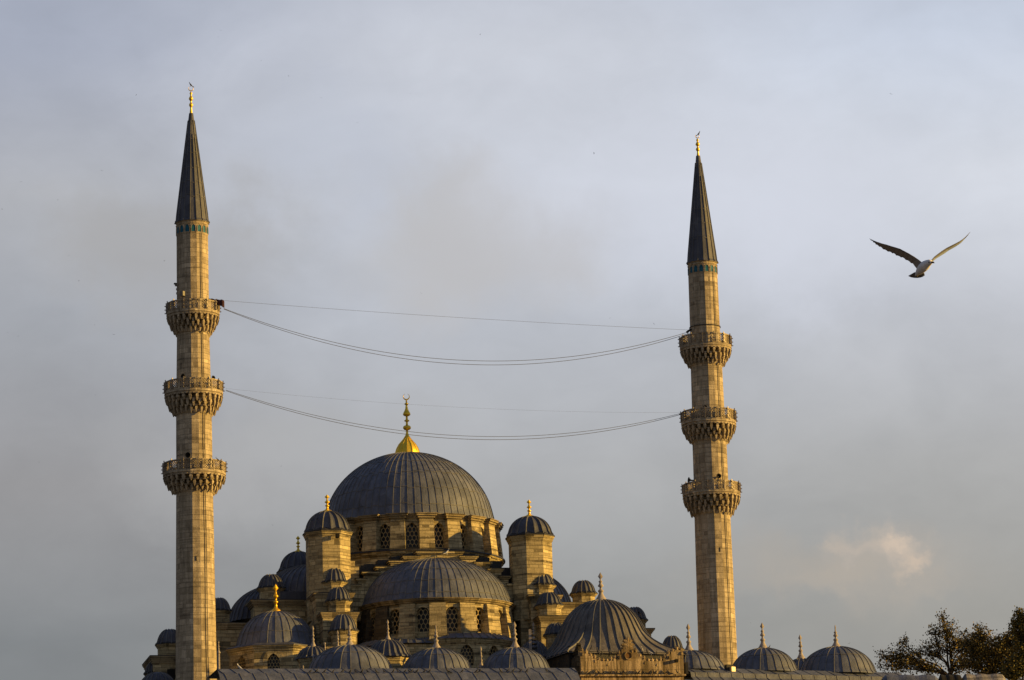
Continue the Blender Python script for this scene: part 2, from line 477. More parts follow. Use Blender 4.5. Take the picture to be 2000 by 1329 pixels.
def dome(parent, ax, Rpx, vfront, vapex, n, name='dome', phase=0.0, flare=0.04, mats=None, levels=(), rw=0.10, rh=0.07, scal=0.0, power=1.0, facets=0, z0=None, Hfix=None, m=18):
    R = ax.m(Rpx)
    if z0 is None: z0 = ax.z(vfront, R * (1 + flare))
    zt = ax.z(vapex, 0) 
    H = zt - z0 if Hfix is None else Hfix
    if H < 0.2 * R: H = 0.2 * R
    # silhouette correction: from below the outline rises above the apex
    sl_ = math.tan(R_(7.6)); H = math.sqrt(max(0.05, H * H - (R * sl_) ** 2))
    pr = dome_profile(R, H, z0, m, flare, power=power)
    rf = None
    if scal > 0:
        rf = lambda r, z, a: r * (1 - scal * abs(math.sin((a - phase) * n / 2)) ** 0.8)
    mb = MB()
    lathe(mb, ax.x, ax.y, pr, n * (6 if scal > 0 else 3) if n < 40 else n * 2, phase, 0, True, rf)
    ribs(mb, ax.x, ax.y, pr, n, phase, rw, rh, 1, rf)
    if levels: seams(mb, ax.x, ax.y, pr, n, phase, levels, 1, rf)
    return mb.build(name, mats or [M_lead, M_rib], parent), z0, z0 + H


GOLD_MAIN = [(217, 1195), (212, 1150), (190, 1085), (150, 1015), (100, 960), (62, 915), (42, 880), (40, 868), (30, 850), (24, 838), (26, 828), (20, 815), (19, 768),
             (45, 760), (66, 738), (70, 722), (62, 700), (40, 686), (20, 682), (18, 628), (22, 618), (42, 612), (46, 602), (40, 592), (20, 584), (17, 528),
             (40, 520), (62, 505), (66, 488), (56, 462), (38, 430), (24, 395), (17, 345), (16, 330), (32, 322), (36, 312), (30, 300), (14, 294), (12, 236), (0, 234)]


def finial(parent, ax, v0, v1, rpx, kind='gold', z0=None, name='finial'):
    """v0 foot row, v1 tip row, rpx foot radius"""
    zb = ax.z(v0, 0) if z0 is None else z0
    zt = ax.z(v1, 0); H = zt - zb; k = ax.m(rpx)
    mb = MB()
    if kind == 'main':
        H2 = H
        pr = [(r / 217 * k, zb + H2 * (1195 - y) / (1195 - 130)) for r, y in GOLD_MAIN]
        body = [q for q in pr]
        rf = lambda r, z, a: r * (1 - 0.05 * abs(math.sin(a * 7))) if z < zb + 0.28 * H2 else r
        lathe(mb, ax.x, ax.y, body, 42, 0, 0, True, rf)
        ribs(mb, ax.x, ax.y, pr[:7], 14, 0, 0.035, 0.03, 0)
        crescent(mb, ax.x, ax.y, zb + H2 * (1195 - 188) / 1065, H2 * 58 / 1065)
        mat_ = M_gold
    elif kind == 'gold':
        pr = [(1.0, 0), (1.02, .04), (.85, .08), (.45, .13), (.28, .20), (.22, .30), (.42, .33), (.46, .36), (.38, .39), (.2, .41), (.18, .47), (.36, .52), (.55, .545), (.5, .58), (.3, .62), (.2, .68), (.16, .75), (0, .76)]
        lathe(mb, ax.x, ax.y, [(r * k, zb + h * H) for r, h in pr], 14, 0, 0, True)
        leaf(mb, ax.x, ax.y, zb + .73 * H, zt, k * .55)
        mat_ = M_gold
    elif kind == 'crescent':
        pr = [(.9, -.03), (.75, .02), (.62, .10), (.45, .2), (.42, .26), (.75, .30), (.95, .34), (.8, .385), (.45, .41), (.38, .47), (.62, .50), (.95, .54), (.98, .57), (.72, .61), (.4, .66), (.35, .70), (.6, .725), (.62, .75), (.35, .775), (.25, .80), (0, .81)]
        lathe(mb, ax.x, ax.y, [(r * k, zb + h * H) for r, h in pr], 14, 0, 0, True)
        crescent(mb, ax.x, ax.y, zb + .90 * H, H * 0.085)
        mat_ = M_gold
    else:
        pr = [(1.0, 0), (1.0, .03), (.85, .07), (.62, .14), (.42, .22), (.32, .29), (.42, .31), (.48, .34), (.42, .375), (.22, .40), (.20, .45), (.22, .48), (.44, .50), (.46, .53), (.30, .58), (.2, .63), (.32, .66), (.33, .68), (.16, .71), (.13, .76), (0, .77)]
        lathe(mb, ax.x, ax.y, [(r * k, zb + h * H) for r, h in pr], 14, 0, 0, True)
        if kind == 'stone': leaf(mb, ax.x, ax.y, zb + .73 * H, zt, k * .42)
        else:
            lathe(mb, ax.x, ax.y, [(.12 * k, zb + .74 * H), (.14 * k, zb + .9 * H), (.05 * k, zt)], 6, 0, 0, True)
        mat_ = M_fin
    return mb.build(name, mat_, parent)


def leaf(mb, x, y, z0, z1, r):
    h = z1 - z0; zc = z0 + h * .42; d = r * .35; ca, sa = math.cos(TH), math.sin(TH)
    vs = [(x, y, z0), (x - r * ca, y - r * sa, zc), (x + d * sa, y - d * ca, zc), (x + r * ca, y + r * sa, zc), (x - d * sa, y + d * ca, zc), (x, y, z1)]
    mb.add(vs, [(0, 2, 1), (0, 3, 2), (0, 4, 3), (0, 1, 4), (5, 1, 2), (5, 2, 3), (5, 3, 4), (5, 4, 1)], 0, False)


def crescent(mb, x, y, zc, R):
    # open ring, thick at the foot, thin at the horns
    n = 26; prev = None; ca, sa = math.cos(TH * .5), math.sin(TH * .5)
    for i in range(n + 1):
        a = R_(-90 - 155) + R_(310) * i / n
        tk = R * (0.045 + 0.15 * (math.cos(R_(155) * (2 * i / n - 1) * 0.56)) ** 2)
        rr = R - tk; ring = []
        for q in range(6):
            b_ = 2 * PI * q / 6
            ro = rr + tk * math.cos(b_); dy = tk * 0.7 * math.sin(b_)
            px_ = ro * math.cos(a); pz = ro * math.sin(a)
            ring.append((x + px_ * ca - dy * sa, y + px_ * sa + dy * ca, zc + pz))
        if prev:
            mb.add(prev + ring, [(q, (q + 1) % 6, 6 + (q + 1) % 6, 6 + q) for q in range(6)], 0, True)
        prev = ring


def cornice(mb, ax, R, z, n, phase, h=0.45, out=0.4, m=0, smooth=False):
    lathe(mb, ax.x, ax.y, [(R, z - h), (R + out * .35, z - h * .8), (R + out * .35, z - h * .62), (R + out * .7, z - h * .42), (R + out * .75, z - h * .2),
                           (R + out, z - h * .14), (R + out, z), (R - .2, z + .06)], n, phase, m, smooth)


def polybody(mb, ax, R, z0, z1, n, phase, m=0): lathe(mb, ax.x, ax.y, [(R, z0), (R, z1)], n, phase, m, False)


def tubeline(mb, pts, r, n=6, m=0, smooth=True, taper=None):
    prev = None
    for i, p in enumerate(pts):
        p = Vector(p); a = Vector(pts[max(0, i - 1)]); b_ = Vector(pts[min(len(pts) - 1, i + 1)])
        d = (b_ - a).normalized(); up = Vector((0, 0, 1)) if abs(d.z) < .95 else Vector((1, 0, 0))
        s_ = d.cross(up).normalized(); t_ = s_.cross(d)
        rr = r if taper is None else r + (taper - r) * i / (len(pts) - 1)
        ring = [tuple(p + (s_ * math.cos(2 * PI * q / n) + t_ * math.sin(2 * PI * q / n)) * rr) for q in range(n)]
        if prev: mb.add(prev + ring, [(q, (q + 1) % n, n + (q + 1) % n, n + q) for q in range(n)], m, smooth)
        prev = ring


def arch_pts(w_, zs, zsp, kind, n=7):
    """outline from left foot up over the arch to right foot; local (x,z)"""
    h = w_ / 2; out = [(-h, zs), (-h, zsp)]
    if kind == 'round':
        for i in range(1, 2 * n): a = PI - PI * i / (2 * n); out.append((h * math.cos(a), zsp + h * math.sin(a)))
    else:
        Rr = w_ * 0.78; cxo = Rr - h; top = math.acos(cxo / Rr)
        for i in range(1, n + 1): a = top * i / n; out.append((cxo - Rr * math.cos(a), zsp + Rr * math.sin(a)))
        for i in range(n - 1, 0, -1): a = top * i / n; out.append((-cxo + Rr * math.cos(a), zsp + Rr * math.sin(a)))
    out += [(h, zsp), (h, zs)]
    return out


def bay(mbw, pl, pr, z0, z1, ww, zs, zsp, kind, depth, parent, holes=4, lattice=True, windowname='window', off=0.0):
    """planar wall panel between plan points pl, pr (left, right as seen from outside) with an arched window; wall goes to mbw"""
    pl = Vector((pl[0], pl[1], 0)); pr = Vector((pr[0], pr[1], 0)); L = (pr - pl).length; X = (pr - pl) / L
    N = Vector((X.y, -X.x, 0)); c = (pl + pr) / 2 + X * off; hl0 = -L / 2 - off; hl1 = L / 2 - off
    def q(x, z, d=0.0): return tuple(c + X * x - N * d + Vector((0, 0, z)))
    ol = arch_pts(ww, zs, zsp, kind)
    h = ww / 2
    mbw.quad(q(hl0, z0), q(-h, z0), q(-h, z1), q(hl0, z1)); mbw.quad(q(h, z0), q(hl1, z0), q(hl1, z1), q(h, z1))
    mbw.quad(q(-h, z0), q(h, z0), q(h, zs), q(-h, zs))
    for (a, b_) in zip(ol[1:-2], ol[2:-1]): mbw.quad(q(a[0], a[1]), q(b_[0], b_[1]), q(b_[0], z1), q(a[0], z1))
    for (a, b_) in zip(ol, ol[1:]): mbw.quad(q(a[0], a[1]), q(a[0], a[1], depth), q(b_[0], b_[1], depth), q(b_[0], b_[1]))
    mbw.quad(q(-h, zs), q(h, zs), q(h, zs, depth), q(-h, zs, depth))
    # voussoir ring, slightly proud
    if kind == 'round' or True:
        ar = ol[1:-1]; k = 1 + 0.38 / max(h, .3)
        for (a, b_) in zip(ar, ar[1:]):
            A2 = (a[0] * k, zsp + (a[1] - zsp) * k); B2 = (b_[0] * k, zsp + (b_[1] - zsp) * k)
            mbw.quad(q(a[0], a[1], -.035), q(b_[0], b_[1], -.035), q(B2[0], B2[1], -.035), q(A2[0], A2[1], -.035), 0)
            mbw.quad(q(A2[0], A2[1], -.035), q(B2[0], B2[1], -.035), q(B2[0], B2[1], 0), q(A2[0], A2[1], 0), 0)
    mb = MB()
    e = depth + 0.02
    mb.add([q(a[0] * 1.02, a[1], e) for a in ol], [tuple(range(len(ol)))], 0)
    if lattice:
        cw = ww / holes; rh_ = cw * 1.05; t_ = cw * 0.085
        def inside(x, z):
            if z < zs or abs(x) > h: return False
            if z <= zsp: return True
            for (a, b_) in zip(ol[1:-2], ol[2:-1]):
                if min(a[0], b_[0]) - 1e-6 <= x <= max(a[0], b_[0]) + 1e-6:
                    f = (x - a[0]) / ((b_[0] - a[0]) or 1); return z <= a[1] + f * (b_[1] - a[1])
            return False
        dd = depth * 0.30
        def bar(x0, zz0, x1, zz1):
            if not (inside(x0, zz0) and inside(x1, zz1)): 
                if not inside((x0 + x1) / 2, (zz0 + zz1) / 2): return
            dx, dz = x1 - x0, zz1 - zz0; l = math.hypot(dx, dz); nx, nz = -dz / l * t_, dx / l * t_
            A = [q(x0 - nx, zz0 - nz, dd), q(x0 + nx, zz0 + nz, dd), q(x1 + nx, zz1 + nz, dd), q(x1 - nx, zz1 - nz, dd)]
            B = [q(x0 - nx, zz0 - nz, dd + .06), q(x0 + nx, zz0 + nz, dd + .06), q(x1 + nx, zz1 + nz, dd + .06), q(x1 - nx, zz1 - nz, dd + .06)]
            mb.add(A + B, [(0, 3, 2, 1), (0, 1, 5, 4), (2, 3, 7, 6)], 1)
        row = 0; z = zs
        # elongated hexagons
        while z < ol[len(ol) // 2][1]:
            for i in range(-holes, holes + 1):
                x = i * cw + (cw / 2 if row % 2 else 0)
                bar(x, z, x, z + rh_ * .55)
                bar(x, z + rh_ * .55, x - cw / 2, z + rh_); bar(x, z + rh_ * .55, x + cw / 2, z + rh_)
            z += rh_; row += 1
    return mb.build(windowname, [M_glass, M_grille], parent)


def windowed_drum(root, ax, R, z0, z1, n, phase, ww, zs, zsp, kind, depth, partname, piers=True, pw=0.0, ptop=0.0, pbot=0.0, vis=(-100, 100), holes=4, pz1=None):
    """ring of n planar bays, windows in the middle of each bay (at phase + k*step); buttress at each corner"""
    mb = MB(); st = 2 * PI / n; drum = None
    wins = []
    part = bpy.data.objects.new(partname, None)
    for k in range(n):
        a = phase + k * st; deg = (math.degrees(a) + 180) % 360 - 180
        A = pt(ax.x, ax.y, R, a - st / 2, 0); B = pt(ax.x, ax.y, R, a + st / 2, 0)
        if vis[0] <= deg <= vis[1]: wins.append((A, B))
        else: mb.quad((A[0], A[1], z0), (B[0], B[1], z0), (B[0], B[1], z1), (A[0], A[1], z1))
    tmp = MB()
    # first pass to create the wall mesh, second for window children
    calls = []
    for (A, B) in wins: calls.append((A, B))
    body = None
    objs = []
    for (A, B) in calls:
        objs.append(bay(mb, A, B, z0, z1, ww, zs, zsp, kind, depth, root, holes))
    body = mb.build(partname, [M_stone], root)
    for o in objs: o.parent = body
    if piers:
        for k in range(n):
            a = phase + (k + .5) * st; deg = (math.degrees(a) + 180) % 360 - 180
            if not (vis[0] - 10 <= deg <= vis[1] + 10): continue
            m2 = MB(); sx, sy = math.sin(a), -math.cos(a); tx, ty = math.cos(a), math.sin(a)
            def q(r, s_, z): return (ax.x + sx * r + tx * s_, ax.y + sy * r + ty * s_, z)
            zt = pz1 if pz1 is not None else z1
            ri = R * math.cos(st / 2) - .3; h0 = pw / 2 * 1.12; h1 = pw / 2
            m2.hexa([q(R + pbot, -h0, z0), q(R + pbot, h0, z0), q(ri, h0, z0), q(ri, -h0, z0),
                     q(R + ptop, -h1, zt), q(R + ptop, h1, zt), q(ri, h1, zt), q(ri, -h1, zt)])
            m2.build('buttress', [M_grimeshade if partname == 'semi_dome_drum' and deg < -38 else M_stone], body)  # leftmost buttresses get the near-black stone
    return body


def small_turret(root, u, Y, vapex, veave, hw_eave, vbot, name='weight_turret', nsides=8, ph=None, hb=None, ribsn=16, fin=None, cup_k=0.80, v0=None):
    """octagonal neck with a small ribbed lead cupola"""
    ax = Ax(u, veave, Y); R = ax.m(hw_eave); ph = R_(12 + 22.5) if ph is None else ph
    ze = ax.z(veave, R); zb = ax.z(vbot, R * .8) - 0.3
    body = MB(); nb = R * (hb or 0.80)
    polybody(body, ax, nb, zb, ze - .1, nsides, ph)
    cornice(body, ax, nb, ze, nsides, ph, R * .22, R - nb, 0)
    b_ = body.build(name, [M_stone], root)
    Rd = hw_eave * cup_k
    d, z0, z1 = dome(b_, ax, Rd, veave, vapex, ribsn, 'cupola', ph, flare=0.16, z0=ze + .08, rw=.08, rh=.07, scal=.05, mats=[M_lead2, M_rib], m=12)
    mb = MB(); lathe(mb, ax.x, ax.y, [(R * 1.02, ze + .0), (R * 1.03, ze + .07), (ax.m(Rd) * 1.02, ze + .22)], nsides, ph, 0, False)
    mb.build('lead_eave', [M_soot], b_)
    if fin: finial(b_, ax, fin[0], fin[1], fin[2], fin[3])
    return b_


def wallbox(root, u0, u1, vtop, Y, dep, name='hall_wall', ang=TH, zbot=24.0, corn=True, ch=0.5, co=0.35, matl=None):
    """block whose front face spans columns u0..u1 at depth Y (front middle) with its top at row vtop"""
    uc = (u0 + u1) / 2; k = pxm(uc, vtop, Y); hw = (u1 - u0) / 2 * k / math.cos(ang)
    fc = P(uc, vtop, Y); fc.z = 0
    c = fc + Vector((-math.sin(ang), math.cos(ang), 0)) * dep / 2
    zt = P(uc, vtop, Y).z
    mb = MB()
    mb.box(c.x, c.y, zbot, zt - (ch if corn else 0), hw, dep / 2, ang, 0)
    if corn:
        for (f0, f1, o) in ((1.0, .72, .3), (.72, .42, .55), (.42, .22, .8), (.22, 0, 1.0)):
            mb.box(c.x, c.y, zt - ch * f0, zt - ch * f1, hw + co * o, dep / 2 + co * o, ang, 1)
        mb.box(c.x, c.y, zt, zt + .06, hw + co * 1.05, dep / 2 + co * 1.05, ang, 2)
    return mb.build(name, [matl or M_stone, M_trim, M_soot], root)


# ============================================================ GROUND
gm = MB(); nx_, ny_ = 40, 60
vs = []; fs = []
for j in range(ny_ + 1):
    y = -400 + (j / ny_) ** 1.3 * 6400
    for i in range(nx_ + 1):
        x = -3000 + 6000 * i / nx_
        s_ = min(1, max(0, (y - 40) / 220)); s_ = s_ * s_ * (3 - 2 * s_)
        vs.append((x, y, 24.0 * s_))
for j in range(ny_):
    for i in range(nx_):
        a = j * (nx_ + 1) + i; fs.append((a, a + 1, a + nx_ + 2, a + nx_ + 1))
gm.add(vs, fs, 0, True)
go = gm.build('ground', [M_ground]); go['kind'] = 'structure'
ZG = 23.8

# ============================================================ MOSQUE
YD = 320.0
AD = Ax(799, 1025, YD); OX, OY = AD.x, AD.y
mosque = thing('mosque', (OX, OY, ZG), 'large stone mosque with grey lead domes and gold finials between the two minarets', 'mosque')


def Yof(u, a):
    """depth of a plan point at column u and a metres in front of the dome centre"""
    Y = 320.0
    for _ in range(4):
        x = P(u, 1150, Y).x - OX
        b_ = (x - a * math.sin(TH)) / math.cos(TH)
        Y = OY - a * math.cos(TH) + b_ * math.sin(TH)
    return Y


# main dome
Rm = AD.m(163)
dm, z0, zap = dome(mosque, AD, 165, 1003, 885, 72, 'main_dome', phase=.02, flare=.028, levels=(.14, .31, .47, .62, .77), rw=.07, rh=.045, m=30)
AF = Ax(797, 890, YD); AF.x = OX; AF.u = 793
finial(dm, AF, 886, 769, 24.5, 'main', z0=zap - .12)
# drum with windows
Rw = AD.m(169); zt = z0 - .05
zb = AD.z(1075, Rw); zs = AD.z(1069, Rw); zwt = AD.z(1023, Rw); ww = AD.m(23)
zsp = zwt - ww * .62
drum = windowed_drum(mosque, AD, Rw, zb - .3, zt - .45, 20, R_(3.6), ww, zs, zsp, 'pointed', .55, 'dome_drum', True, AD.m(27), AD.m(7), AD.m(14), (-75, 95), 3, pz1=zt - .55)
mb = MB(); cornice(mb, AD, Rw - .02, zt, 80, 0, .42, .38)
for k in range(20):      # cornice breaks forward over each buttress
    a = R_(3.6) + (k + .5) * 2 * PI / 20; sx, sy = math.sin(a), -math.cos(a)
    for (h0, h1, o) in ((.55, .40, .0), (.40, .22, .14), (.22, .05, .28), (.05, -.01, .36)):
        r = Rw + AD.m(7) + o; hd = .75
        mb.box(AD.x + sx * (r - hd), AD.y + sy * (r - hd), zt - h0, zt - h1, AD.m(13.5) + o, hd, a, 0)
mb.build('drum_cornice', [M_trim], drum)
mb = MB()
zr = AD.z(1074, AD.m(186)); Rb = AD.m(184)
lathe(mb, AD.x, AD.y, [(Rw - .2, zr + .34), (Rb + .10, zr + .06), (Rb + .10, zr - .06)], 60, 0, 1, True)
lathe(mb, AD.x, AD.y, [(Rb, zr), (Rb, zr - .12), (Rb - .16, zr - .2), (Rb - .2, zr - .34), (Rb - .4, zr - .44), (Rb - .42, zr - 3.4)], 60, 0, 0, False)
mb.build('drum_base', [M_stone, M_soot], mosque)

# square body under the dome
zbody = P(850, 1118, Yof(850, 8.4)).z
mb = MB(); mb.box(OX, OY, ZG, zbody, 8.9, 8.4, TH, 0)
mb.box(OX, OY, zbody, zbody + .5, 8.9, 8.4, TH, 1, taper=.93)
mb.build('square_body', [M_grimeshade, M_soot], mosque)  # wall colour holds both black grime and the occlusion of the recess


def stepped(name, a_front, thick, steps, cap, matw, zlow, dv=0, capm=1, lip=.26):
    """steps: list of (u0,u1,v) treads in the photograph"""
    mb = MB()
    for (u0, u1, v) in steps:
        uc = (u0 + u1) / 2; Y = Yof(uc, a_front)
        pa, pb = P(u0, v + dv, Yof(u0, a_front)), P(u1, v + dv, Yof(u1, a_front)); z = P(uc, v + dv, Y).z
        c = (pa + pb) / 2 - NV * thick / 2; hw = (pb - pa).length / 2
        mb.box(c.x, c.y, zlow, z - .30, hw - .01, thick / 2, TH, 0)
        if cap:
            mb.box(c.x, c.y, z - .30, z - .18, hw + lip * .4, thick / 2 + lip * .5, TH, 0)
            mb.box(c.x, c.y, z - .18, z - .05, hw + lip * .8, thick / 2 + lip, TH, 0)
            mb.box(c.x, c.y, z - .05, z, hw + lip, thick / 2 + lip * 1.2, TH, capm)
        else:
            mb.box(c.x, c.y, z - .30, z, hw, thick / 2, TH, capm)
    return mb.build(name, [matw, M_soot], mosque)


ST = [(686, 699, 1139), (699, 711, 1127), (711, 737, 1114), (737, 763, 1103.5), (763, 790, 1092), (790, 816, 1083), (816, 901, 1074),
      (901, 929, 1083), (929, 956, 1095), (956, 979, 1107.5), (979, 993, 1122), (993, 1009, 1137)]
zl = P(850, 1215, Yof(850, 9)).z
stepped('stepped_gable', 9.5, .9, ST, True, M_stone, zl, dv=3)
ST2 = [(684, 700, 1114), (700, 712, 1101), (712, 738, 1098), (738, 764, 1090), (764, 790, 1082), (790, 816, 1077), (901, 929, 1078), (929, 956, 1085), (956, 980, 1092), (980, 996, 1105), (996, 1012, 1122)]
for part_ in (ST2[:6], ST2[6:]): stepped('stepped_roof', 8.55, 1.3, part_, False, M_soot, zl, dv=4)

# corner turrets of the main square
def corner_turret(u, Y, R_px, vcor, hwc, vd, Rd, vap, fin, vbot, sq=None):
    ax = Ax(u, vcor, Y); R = ax.m(R_px); ph = R_(12 + 22.5)
    zc = ax.z(vcor, ax.m(hwc)); zb_ = ax.z(vbot, R)
    mb = MB(); polybody(mb, ax, R, zb_ - 2, zc - .3, 8, ph); cornice(mb, ax, R, zc, 8, ph, .5, ax.m(hwc) - R)
    b_ = mb.build('corner_turret', [M_stone], mosque)
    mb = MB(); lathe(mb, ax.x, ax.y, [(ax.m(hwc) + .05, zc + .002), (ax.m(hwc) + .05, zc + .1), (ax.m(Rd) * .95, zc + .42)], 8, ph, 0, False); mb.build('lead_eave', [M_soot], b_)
    d, z0_, z1_ = dome(b_, ax, Rd, vd, vap, 16, 'cupola', ph, flare=.07, scal=.07, rw=.09, rh=.08, mats=[M_lead2, M_rib], z0=zc + .25, m=16)
    finial(d, ax, fin[0], fin[1], fin[2], 'gold', z0=z1_ - .05)
    return b_, ax, zc


YTL = Yof(640, 9.0); YTR = Yof(1035, 9.0)
tl, axl, zcl = corner_turret(640, YTL, 44.5, 1036, 50, 1028, 42, 999, (1001, 966, 9.5), 1165)
mb = MB()
p = P(659, 1046, YTL - 2.2); mb.box(p.x, p.y, p.z - .22, p.z + .14, .13, .3, TH, 0); mb.build('vent_hole', [M_dark], tl)
tr, axr, zcr = corner_turret(1035, YTR, 43, 1044, 48.5, 1038, 42, 1009, (1010, 976, 9), 1165)
YBL = Yof(583, -8.5)
corner_turret(583, YBL, 39, 1112, 44, 1106, 35, 1078, (1078, 1047, 8), 1200)
# sloping shoulder between the left turret and the gable
wallbox(mosque, 676, 693, 1096, Yof(684, 9.0), 1.2, 'turret_shoulder', corn=False, zbot=zl, ang=TH)
wallbox(mosque, 676, 701, 1106, Yof(688, 9.2), 1.2, 'turret_shoulder', corn=False, zbot=zl, ang=TH)

# ---- front semi-dome and its drum
AS = Ax(851, 1188, Yof(851, 8.7))
sd, zs0, zsa = dome(mosque, AS, 146, 1166, 1091, 62, 'front_semi_dome', phase=.03, flare=.035, levels=(.13, .32, .50, .68), rw=.075, rh=.045, m=26)
Rs = AS.m(148); ztop = zs0 - .08
zb2 = AS.z(1241, Rs); zs2 = AS.z(1233, Rs); zw2 = AS.z(1185, Rs); ww2 = AS.m(25)
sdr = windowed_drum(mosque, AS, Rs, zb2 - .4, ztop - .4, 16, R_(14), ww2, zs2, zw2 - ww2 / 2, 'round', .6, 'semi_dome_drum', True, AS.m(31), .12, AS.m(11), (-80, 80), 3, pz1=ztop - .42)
mb = MB(); cornice(mb, AS, Rs, ztop, 96, 0, .42, .42, smooth=False); mb.build('drum_cornice', [M_trim], sdr)
# lower apse with its lead skirt
AA = Ax(893, 1260, Yof(893, 11.3)); Ra = AA.m(112)
zsk = AA.z(1246, Ra * 1.04); mb = MB()
skp = [(Ra * 1.05, zsk), (Ra * .99, zsk + .22), (Ra * .88, zsk + .5), (Ra * .6, zsk + .62)]
lathe(mb, AA.x, AA.y, skp, 72, 0, 0, True); ribs(mb, AA.x, AA.y, skp, 44, 0, .1, .08, 1, minr=.1)
mb.build('lead_skirt', [M_lead, M_rib], mosque)
A2 = Ax(800, 1260, Yof(800, 10.5)); R2 = A2.m(118); mb = MB()
zsk2 = A2.z(1256, R2)
skp = [(R2, zsk2), (R2 * .94, zsk2 + .22), (R2 * .82, zsk2 + .5), (R2 * .5, zsk2 + .6)]
lathe(mb, A2.x, A2.y, skp, 72, 0, 0, True); ribs(mb, A2.x, A2.y, skp, 44, 0, .1, .08, 1, minr=.1)
polybody(mb, A2, R2 - .3, ZG, zsk2 - .05, 48, 0, 2)
mb.build('side_apse', [M_lead, M_rib, M_stone], mosque)
mbx = MB(); wa = AA.m(26); zwt = AA.z(1262, Ra); zws = AA.z(1300, Ra)
objs = []
for k in range(24):
    a = R_(10.5 + 15 * k); A = pt(AA.x, AA.y, Ra, a - R_(7.5), 0); B = pt(AA.x, AA.y, Ra, a + R_(7.5), 0)
    if k in (0, 2):
        objs.append(bay(mbx, A, B, ZG, zsk - .3, min(wa, .9 * 2 * Ra * math.sin(R_(7.5))), zws, zwt - wa * .62, 'pointed', .5, mosque, 4))
    else: mbx.quad((A[0], A[1], ZG), (B[0], B[1], ZG), (B[0], B[1], zsk - .3), (A[0], A[1], zsk - .3))
cornice(mbx, AA, Ra, zsk - .02, 72, 0, .5, .28)
ap = mbx.build('front_apse', [M_stone], mosque)
for o in objs: o.parent = ap

# ---- side semi-domes and exedrae
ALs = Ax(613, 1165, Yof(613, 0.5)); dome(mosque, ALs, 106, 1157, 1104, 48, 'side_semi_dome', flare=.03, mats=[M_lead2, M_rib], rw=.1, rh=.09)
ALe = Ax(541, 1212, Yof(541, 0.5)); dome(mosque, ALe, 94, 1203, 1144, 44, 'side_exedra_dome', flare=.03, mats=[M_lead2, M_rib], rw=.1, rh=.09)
ARs = Ax(1012, 1180, Yof(1012, 0.0)); dome(mosque, ARs, 104, 1178, 1113, 48, 'side_semi_dome', flare=.03, rw=.1, rh=.09)

# left flank
wallbox(mosque, 497, 617, 1173, Yof(556, 6), 9.0, 'left_gallery')
mb = MB(); p = P(580, 1160, Yof(580, 4.5)); mb.box(p.x, p.y, P(580, 1180, p.y).z, P(580, 1158, p.y).z, 2.2, .8, TH, 0); mb.build('lead_ledge', [M_lead2], mosque)
small_turret(mosque, 529.5, Yof(529.5, 4.6), 1122, 1147, 29.5, 1173, fin=None)
small_turret(mosque, 428, Yof(428, 3.6), 1168, 1192, 26, 1218, name='flank_turret')
wallbox(mosque, 396, 520, 1218, Yof(458, 7), 10.0, 'left_gallery')
# left dome over the corner chapel
ASd = Ax(540, 1262, Yof(540, 12.0))
sdm, zq, zqa = dome(mosque, ASd, 77, 1256, 1194, 30, 'corner_dome', phase=.05, flare=.05, levels=(.30, .62), rw=.08, rh=.055, m=20)
finial(sdm, ASd, 1194, 1141, 9.5, 'gold', z0=zqa - .05).data.materials[0] = M_goldleaf
Rc = ASd.m(97); zc = ASd.z(1259, Rc + .3); mb = MB()
objs = []
for k in range(8):
    a = R_(45 * k); A = pt(ASd.x, ASd.y, Rc, a - R_(22.5), 0); B = pt(ASd.x, ASd.y, Rc, a + R_(22.5), 0)
    if k in (0, 7, 1):
        objs.append(bay(mb, A, B, ZG, zc - .4, ASd.m(24), ASd.z(1312, Rc), ASd.z(1278, Rc) - ASd.m(15), 'pointed', .45, mosque, 4))
    else: mb.quad((A[0], A[1], ZG), (B[0], B[1], ZG), (B[0], B[1], zc - .4), (A[0], A[1], zc - .4))
cornice(mb, ASd, Rc, zc, 8, R_(22.5), .5, .32)
lathe(mb, ASd.x, ASd.y, [(Rc + .35, zc), (Rc + .35, zc + .06), (ASd.m(78), zc + .4)], 8, R_(22.5), 1, False)
cb = mb.build('chapel_body', [M_stone, M_lead2], mosque)
for o in objs: o.parent = cb

# descending weight turrets, left
wallbox(mosque, 617, 688, 1159, Yof(652, 12.4), 5.0, 'buttress_block', ch=.45, co=.22)
wallbox(mosque, 631, 696, 1197, Yof(663, 14.6), 5.0, 'buttress_block', ch=.45, co=.22)
small_turret(mosque, 652.5, Yof(652, 10.4), 1109, 1136, 28, 1160)
small_turret(mosque, 661.5, Yof(661, 12.6), 1147, 1173, 28, 1199)
small_turret(mosque, 670.5, Yof(670, 15.6), 1200, 1231, 31, 1268)
wallbox(mosque, 642, 706, 1264, Yof(674, 17.4), 5.0, 'buttress_block', ch=.35, co=.2)
# right
wallbox(mosque, 1036, 1094, 1163, Yof(1065, 11.6), 4.0, 'buttress_block', ch=.45, co=.22)
small_turret(mosque, 1057, Yof(1057, 10.0), 1119, 1142, 30, 1165)
small_turret(mosque, 1072.5, Yof(1072, 12.2), 1157, 1181, 29.5, 1205)
wallbox(mosque, 1056, 1150, 1204, Yof(1100, 13.6), 4.0, 'buttress_block', ch=.5, co=.25)
wallbox(mosque, 1092, 1178, 1178, Yof(1135, 9.6), 6.0, 'right_gallery', ch=.45, co=.25)
small_turret(mosque, 1139.5, Yof(1139, 8.0), 1134, 1158, 28, 1180)
small_turret(mosque, 1086, Yof(1086, 15.2), 1217, 1239, 26, 1275)
small_turret(mosque, 1240, Yof(1240, 4.0), 1186, 1210, 26, 1228, name='flank_turret')
wallbox(mosque, 1150, 1272, 1229, Yof(1211, 5.6), 5.0, 'right_gallery', ch=.4, co=.3)
